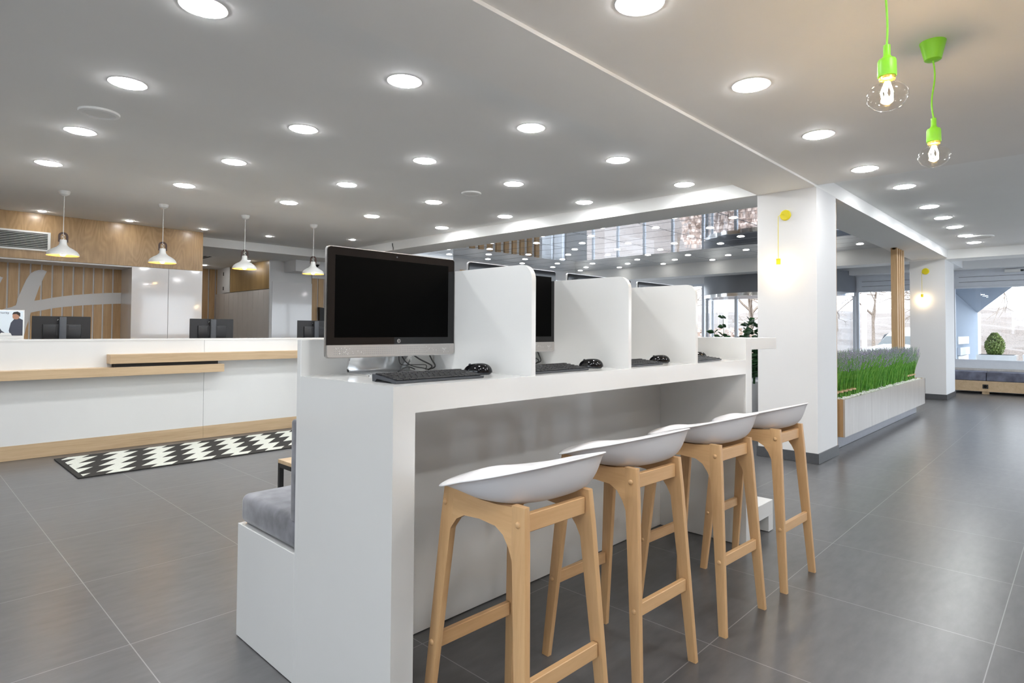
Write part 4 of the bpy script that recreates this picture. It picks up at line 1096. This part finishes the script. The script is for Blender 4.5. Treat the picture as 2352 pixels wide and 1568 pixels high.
def tree(seed, h, r0, spread=.55, depth=6):
    rnd = random.Random(seed); bm = B()
    def branch(p, d, l, r, n):
        q = p+d*l*.5+Vector((rnd.uniform(-1, 1), rnd.uniform(-1, 1), rnd.uniform(-.3, .6)))*l*.06; e = p+d*l
        bm_tube(bm, [p, q, e], r, 5 if n > 2 else 3, r*.66, caps=False)
        if n == 0: return
        for k in range(3 if n > 1 else 3):
            dd = (d+Vector((rnd.gauss(0, spread), rnd.gauss(0, spread), rnd.gauss(.08, spread*.6)))).normalized()
            s = e if k else p.lerp(e, rnd.uniform(.6, 1)); branch(s, dd, l*rnd.uniform(.62, .86), r*.62, n-1)
    branch(Vector((0, 0, 0)), Vector((rnd.uniform(-.1, .1), rnd.uniform(-.1, .1), 1)).normalized(), h*.26, r0, depth)
    o = put('bare_tree', bm, M['bark'], None); return o
tp = [tree(1, 7, .14), tree(2, 6, .11, .7), tree(3, 5, .07, .8)]
spots = [(25.5, 1.0, 0), (28, 3.4, 1), (26.5, 6.2, 2), (30, 8.6, 0), (27, -.9, 1), (33, 5, 2), (26, 11, 1), (31, 13, 0), (27.5, 16, 2), (34, 1.5, 0), (32, -4, 1), (24.5, 3.9, 2), (25, 8.8, 2), (24.3, 13.5, 2)]
where = ['outside the far right window, nearest to the glass', 'behind the white car, left of the slat screen', 'outside, beyond the curved lobby', 'far outside, beyond the street window', 'outside the far right window, at the picture edge', 'deep behind the white car', 'outside, beyond the street window on the left',
         'far off left beyond the street window', 'farthest left outside', 'distant, on the bank beyond the far right window', 'distant, outside the picture edge', 'low and close behind the white car', 'low and close behind the lobby', 'low and close, left of the lobby']
seen = set()
for i, (x, y, k_) in enumerate(spots):
    o = tp[k_]
    if k_ in seen: o = o.copy(); COL.objects.link(o)
    seen.add(k_); o.location = (x, y, max(-.1, (x-21.5)*.16-.15)); o.rotation_euler = (0, 0, i*1.9)
    tag(o, 'bare winter tree ' + where[i], 'tree', 'bare trees outside')
# brown hedge beyond the lobby
bm = B(); rnd = random.Random(8)
for i in range(2000):
    p = Vector((rnd.uniform(20.2, 21.2), rnd.uniform(8.3, 11.2), rnd.uniform(-.1, 1.35))); n_ = Vector((rnd.gauss(0, 1), rnd.gauss(0, 1), rnd.gauss(0, 1))).normalized(); u = n_.orthogonal().normalized()*.055; v = n_.cross(u)
    bm.faces.new([bm.verts.new(p+a) for a in (-u-v, u-v, u+v, -u+v)])
tag(put('brown_hedge', bm, M['hedge'], None), 'brown clipped hedge outside, seen between the third divider and the near column', 'hedge')
# white planters and bush outside the right window
def outplanter(y0, y1, label, x0=17.6, z1=.74):
    t = thing('outdoor_planter', label, 'planter', (x0+.3, (y0+y1)/2, -.1))
    bm = B(); bm_prism(bm, [(y0+.05, -.1), (y1-.05, -.1), (y1, z1), (y0, z1)], 'X', x0, x0+.5); put('pot', bm, M['lacquer'], t)
    box_o('soil', t, M['groove'], x0+.04, x0+.46, y0+.05, y1-.05, z1-.001, z1+.006)
outplanter(1.20, 1.95, 'white outdoor planter holding the small green bush')
outplanter(.62, 1.10, 'white outdoor planter right of the bush planter', z1=.76)
bm = B(); rnd = random.Random(6)
for i in range(2600):
    a = rnd.random()*2*PI; z = rnd.random(); rr = (.20*math.sin(PI*(.22+.7*z)))*rnd.random()**.4
    p = Vector((17.85+rr*math.cos(a), 1.62+rr*math.sin(a), .75+z*.50)); n_ = Vector((rnd.gauss(0, 1), rnd.gauss(0, 1), rnd.gauss(0, 1))).normalized(); u = n_.orthogonal().normalized()*.016; v = n_.cross(u)*1.6
    bm.faces.new([bm.verts.new(p+a_) for a_ in (-v, u, v, -u)])
tag(put('green_bush', bm, M['bush'], None), 'small rounded green bush in a white planter outside the far right window', 'bush')
tb = thing('outdoor_table', 'wooden topped outdoor table at the right edge outside the window', 'table', (18.2, .25, -.1))
box_o('table_top', tb, M['oak'], 17.9, 18.7, -.6, .52, .74, .79)
for a, b_ in ((17.95, .45), (18.62, .45), (17.95, -.55), (18.62, -.55)): box_o('leg', tb, M['frame'], a, a+.04, b_, b_+.04, -.1, .74)
bm = B(); bm_lathe(bm, [(.06, -.1), (.06, 4.2)], 14, (19.0, .95, 0)); tag(put('white_post', bm, M['lacquer'], None, .6), 'thick white post outside the far right window', 'post')
bm = B(); bm_lathe(bm, [(.07, -.1), (.07, 4.2)], 14, (18.6, 4.58, 0)); tag(put('white_post', bm, M['lacquer'], None, .6), 'white post outside the window left of the slat screen', 'post')
# porch wall with sloping edge, notice boards
PW = thing('porch_wall', 'white side wall of a porch with sloping roof edge outside the window', 'wall', (17.2, 2.2, 0))
bm = B(); bm_prism(bm, [(16.12, -.1), (20.8, -.1), (20.8, 1.82), (16.12, 2.26)], 'Y', 2.26, 2.40); put('wall', bm, M['porch'], PW)
bm = B(); vt = [bm.verts.new((p[0], p[1], p[2]+dz)) for dz in (0, .08) for p in ((20.8, 2.26, 1.82), (16.15, 1.12, 2.26), (16.15, 2.40, 2.27), (20.8, 2.40, 1.83))]
for f in ((0, 1, 2, 3), (7, 6, 5, 4), (0, 4, 5, 1), (1, 5, 6, 2), (2, 6, 7, 3), (3, 7, 4, 0)): bm.faces.new([vt[k] for k in f])
put('sloping_soffit', bm, M['porch'], PW)
box_o('corner_post', PW, M['lacquer'], 20.8, 20.9, 2.2, 2.40, -.1, 1.82)
NB = thing('notice_board', 'grey notice board with small white cards on the porch wall', 'notice board', (17.2, 2.2, 1))
box_o('upper_sign', NB, M['trim'], 17.2, 18.9, 2.238, 2.258, .98, 1.16)
box_o('grey_box', NB, M['frame'], 17.2, 18.7, 2.20, 2.258, .72, .90)
box_o('lower_sign', NB, M['trim'], 17.2, 18.8, 2.238, 2.258, .35, .70)
bm = B(); bm_lathe(bm, [(0, -.004), (.10, -.004), (.10, 0)], 24, (18.0, 2.238, .52), 'Y'); put('round_emblem', bm, M['frame'], NB, .6)

# ------------------------------------------------------------------ small white car, nose to the left
CR = thing('small_car', 'small rounded white vintage car parked outside behind the planter', 'car', (0, 0, 0), world=False)
def car():
    # length along y (nose at +y), width along x; built of cross sections
    secs = [(1.55, .42, .30, .52), (1.50, .62, .28, .66), (1.30, .68, .26, .80), (.95, .70, .25, .88), (.60, .71, .25, .95), (.25, .72, .25, .98), (-.6, .72, .25, .98), (-1.1, .70, .27, .92), (-1.42, .60, .30, .74), (-1.5, .40, .36, .55)]
    bm = B(); rings = []
    for y, w, z0, z1 in secs:
        ring = []
        for i in range(20):
            a = i/20*2*PI; c, s = math.cos(a), math.sin(a); e = .6
            ring.append(bm.verts.new((w*math.copysign(abs(c)**e, c), y, (z0+z1)/2+(z1-z0)/2*math.copysign(abs(s)**e, s))))
        rings.append(ring)
    for a, b_ in zip(rings, rings[1:]):
        for i in range(20): bm.faces.new((a[i], a[(i+1) % 20], b_[(i+1) % 20], b_[i]))
    bm.faces.new(rings[0]); bm.faces.new(rings[-1]); put('body', bm, M['carpaint'], CR, .9)
    cab = [(.62, .56, .86), (.34, .62, 1.18), (.05, .62, 1.34), (-.45, .62, 1.37), (-.95, .60, 1.22), (-1.25, .54, .90)]
    bm = B(); rings = []
    for y, w, z in cab:
        rings.append([bm.verts.new(p) for p in ((-w, y, .84), (-w*.93, y, z-.10), (-w*.75, y, z), (w*.75, y, z), (w*.93, y, z-.10), (w, y, .84))])
    for a, b_ in zip(rings, rings[1:]):
        for i in range(5): bm.faces.new((a[i], a[i+1], b_[i+1], b_[i]))
    bm.faces.new(rings[0]); bm.faces.new(rings[-1]); put('roof', bm, M['carpaint'], CR, .7)
    for sx in (-1, 1):
        for pts in ([(.42, .92), (.10, .93), (.08, 1.22), (.26, 1.17)], [(-.02, .93), (-.62, .93), (-.58, 1.24), (-.02, 1.25)]):
            bm = B(); bm_prism(bm, pts, 'X', sx*.615, sx*.632); sp_ = put('side_window', bm, M['glassblk'] if False else base_mat('car_glass', (.06, .07, .08), .1), CR)
        for y in (.95, -.95):
            bm = B(); bm_lathe(bm, [(0, sx*.74), (.12, sx*.74), (.20, sx*.735), (.26, sx*.72), (.26, sx*.56)], 24, (0, y, .26), 'X'); put('wheel', bm, M['black'], CR, .6)
            bm = B(); bm_lathe(bm, [(0, sx*.755), (.10, sx*.75), (.13, sx*.74)], 20, (0, y, .26), 'X'); put('hubcap', bm, M['chrome'], CR, .6)
        bm = B(); bm_lathe(bm, [(0, .05), (.06, .045), (.085, .02), (.095, -.02)], 20, (sx*.50, 1.46, .66), 'Y'); put('headlight', bm, M['chrome'], CR, .6)
        bm = B(); bm_box(bm, sx*.60-.03, sx*.60+.03, 1.44, 1.50, .50, .53); put('indicator', bm, base_mat('amber', (.8, .25, .02), .3), CR)
    bm = B(); bm_prism(bm, [(-.50, .90), (.50, .90), (.44, 1.14), (-.44, 1.14)], 'Y', .0, .012)
    for v in bm.verts: v.co.y += .64-(v.co.z-.90)*1.05
    put('windscreen', bm, base_mat('car_glass_front', (.07, .085, .09), .1), CR)
    bm = B(); bm_box(bm, -.62, .62, 1.54, 1.59, .36, .42, bev=.015); put('bumper', bm, M['chrome'], CR)
car(); CR.location = (19.45, 3.55, -.10); CR.rotation_euler = (0, 0, 1.08); CR.scale = (1.1, 1.1, 1.1)
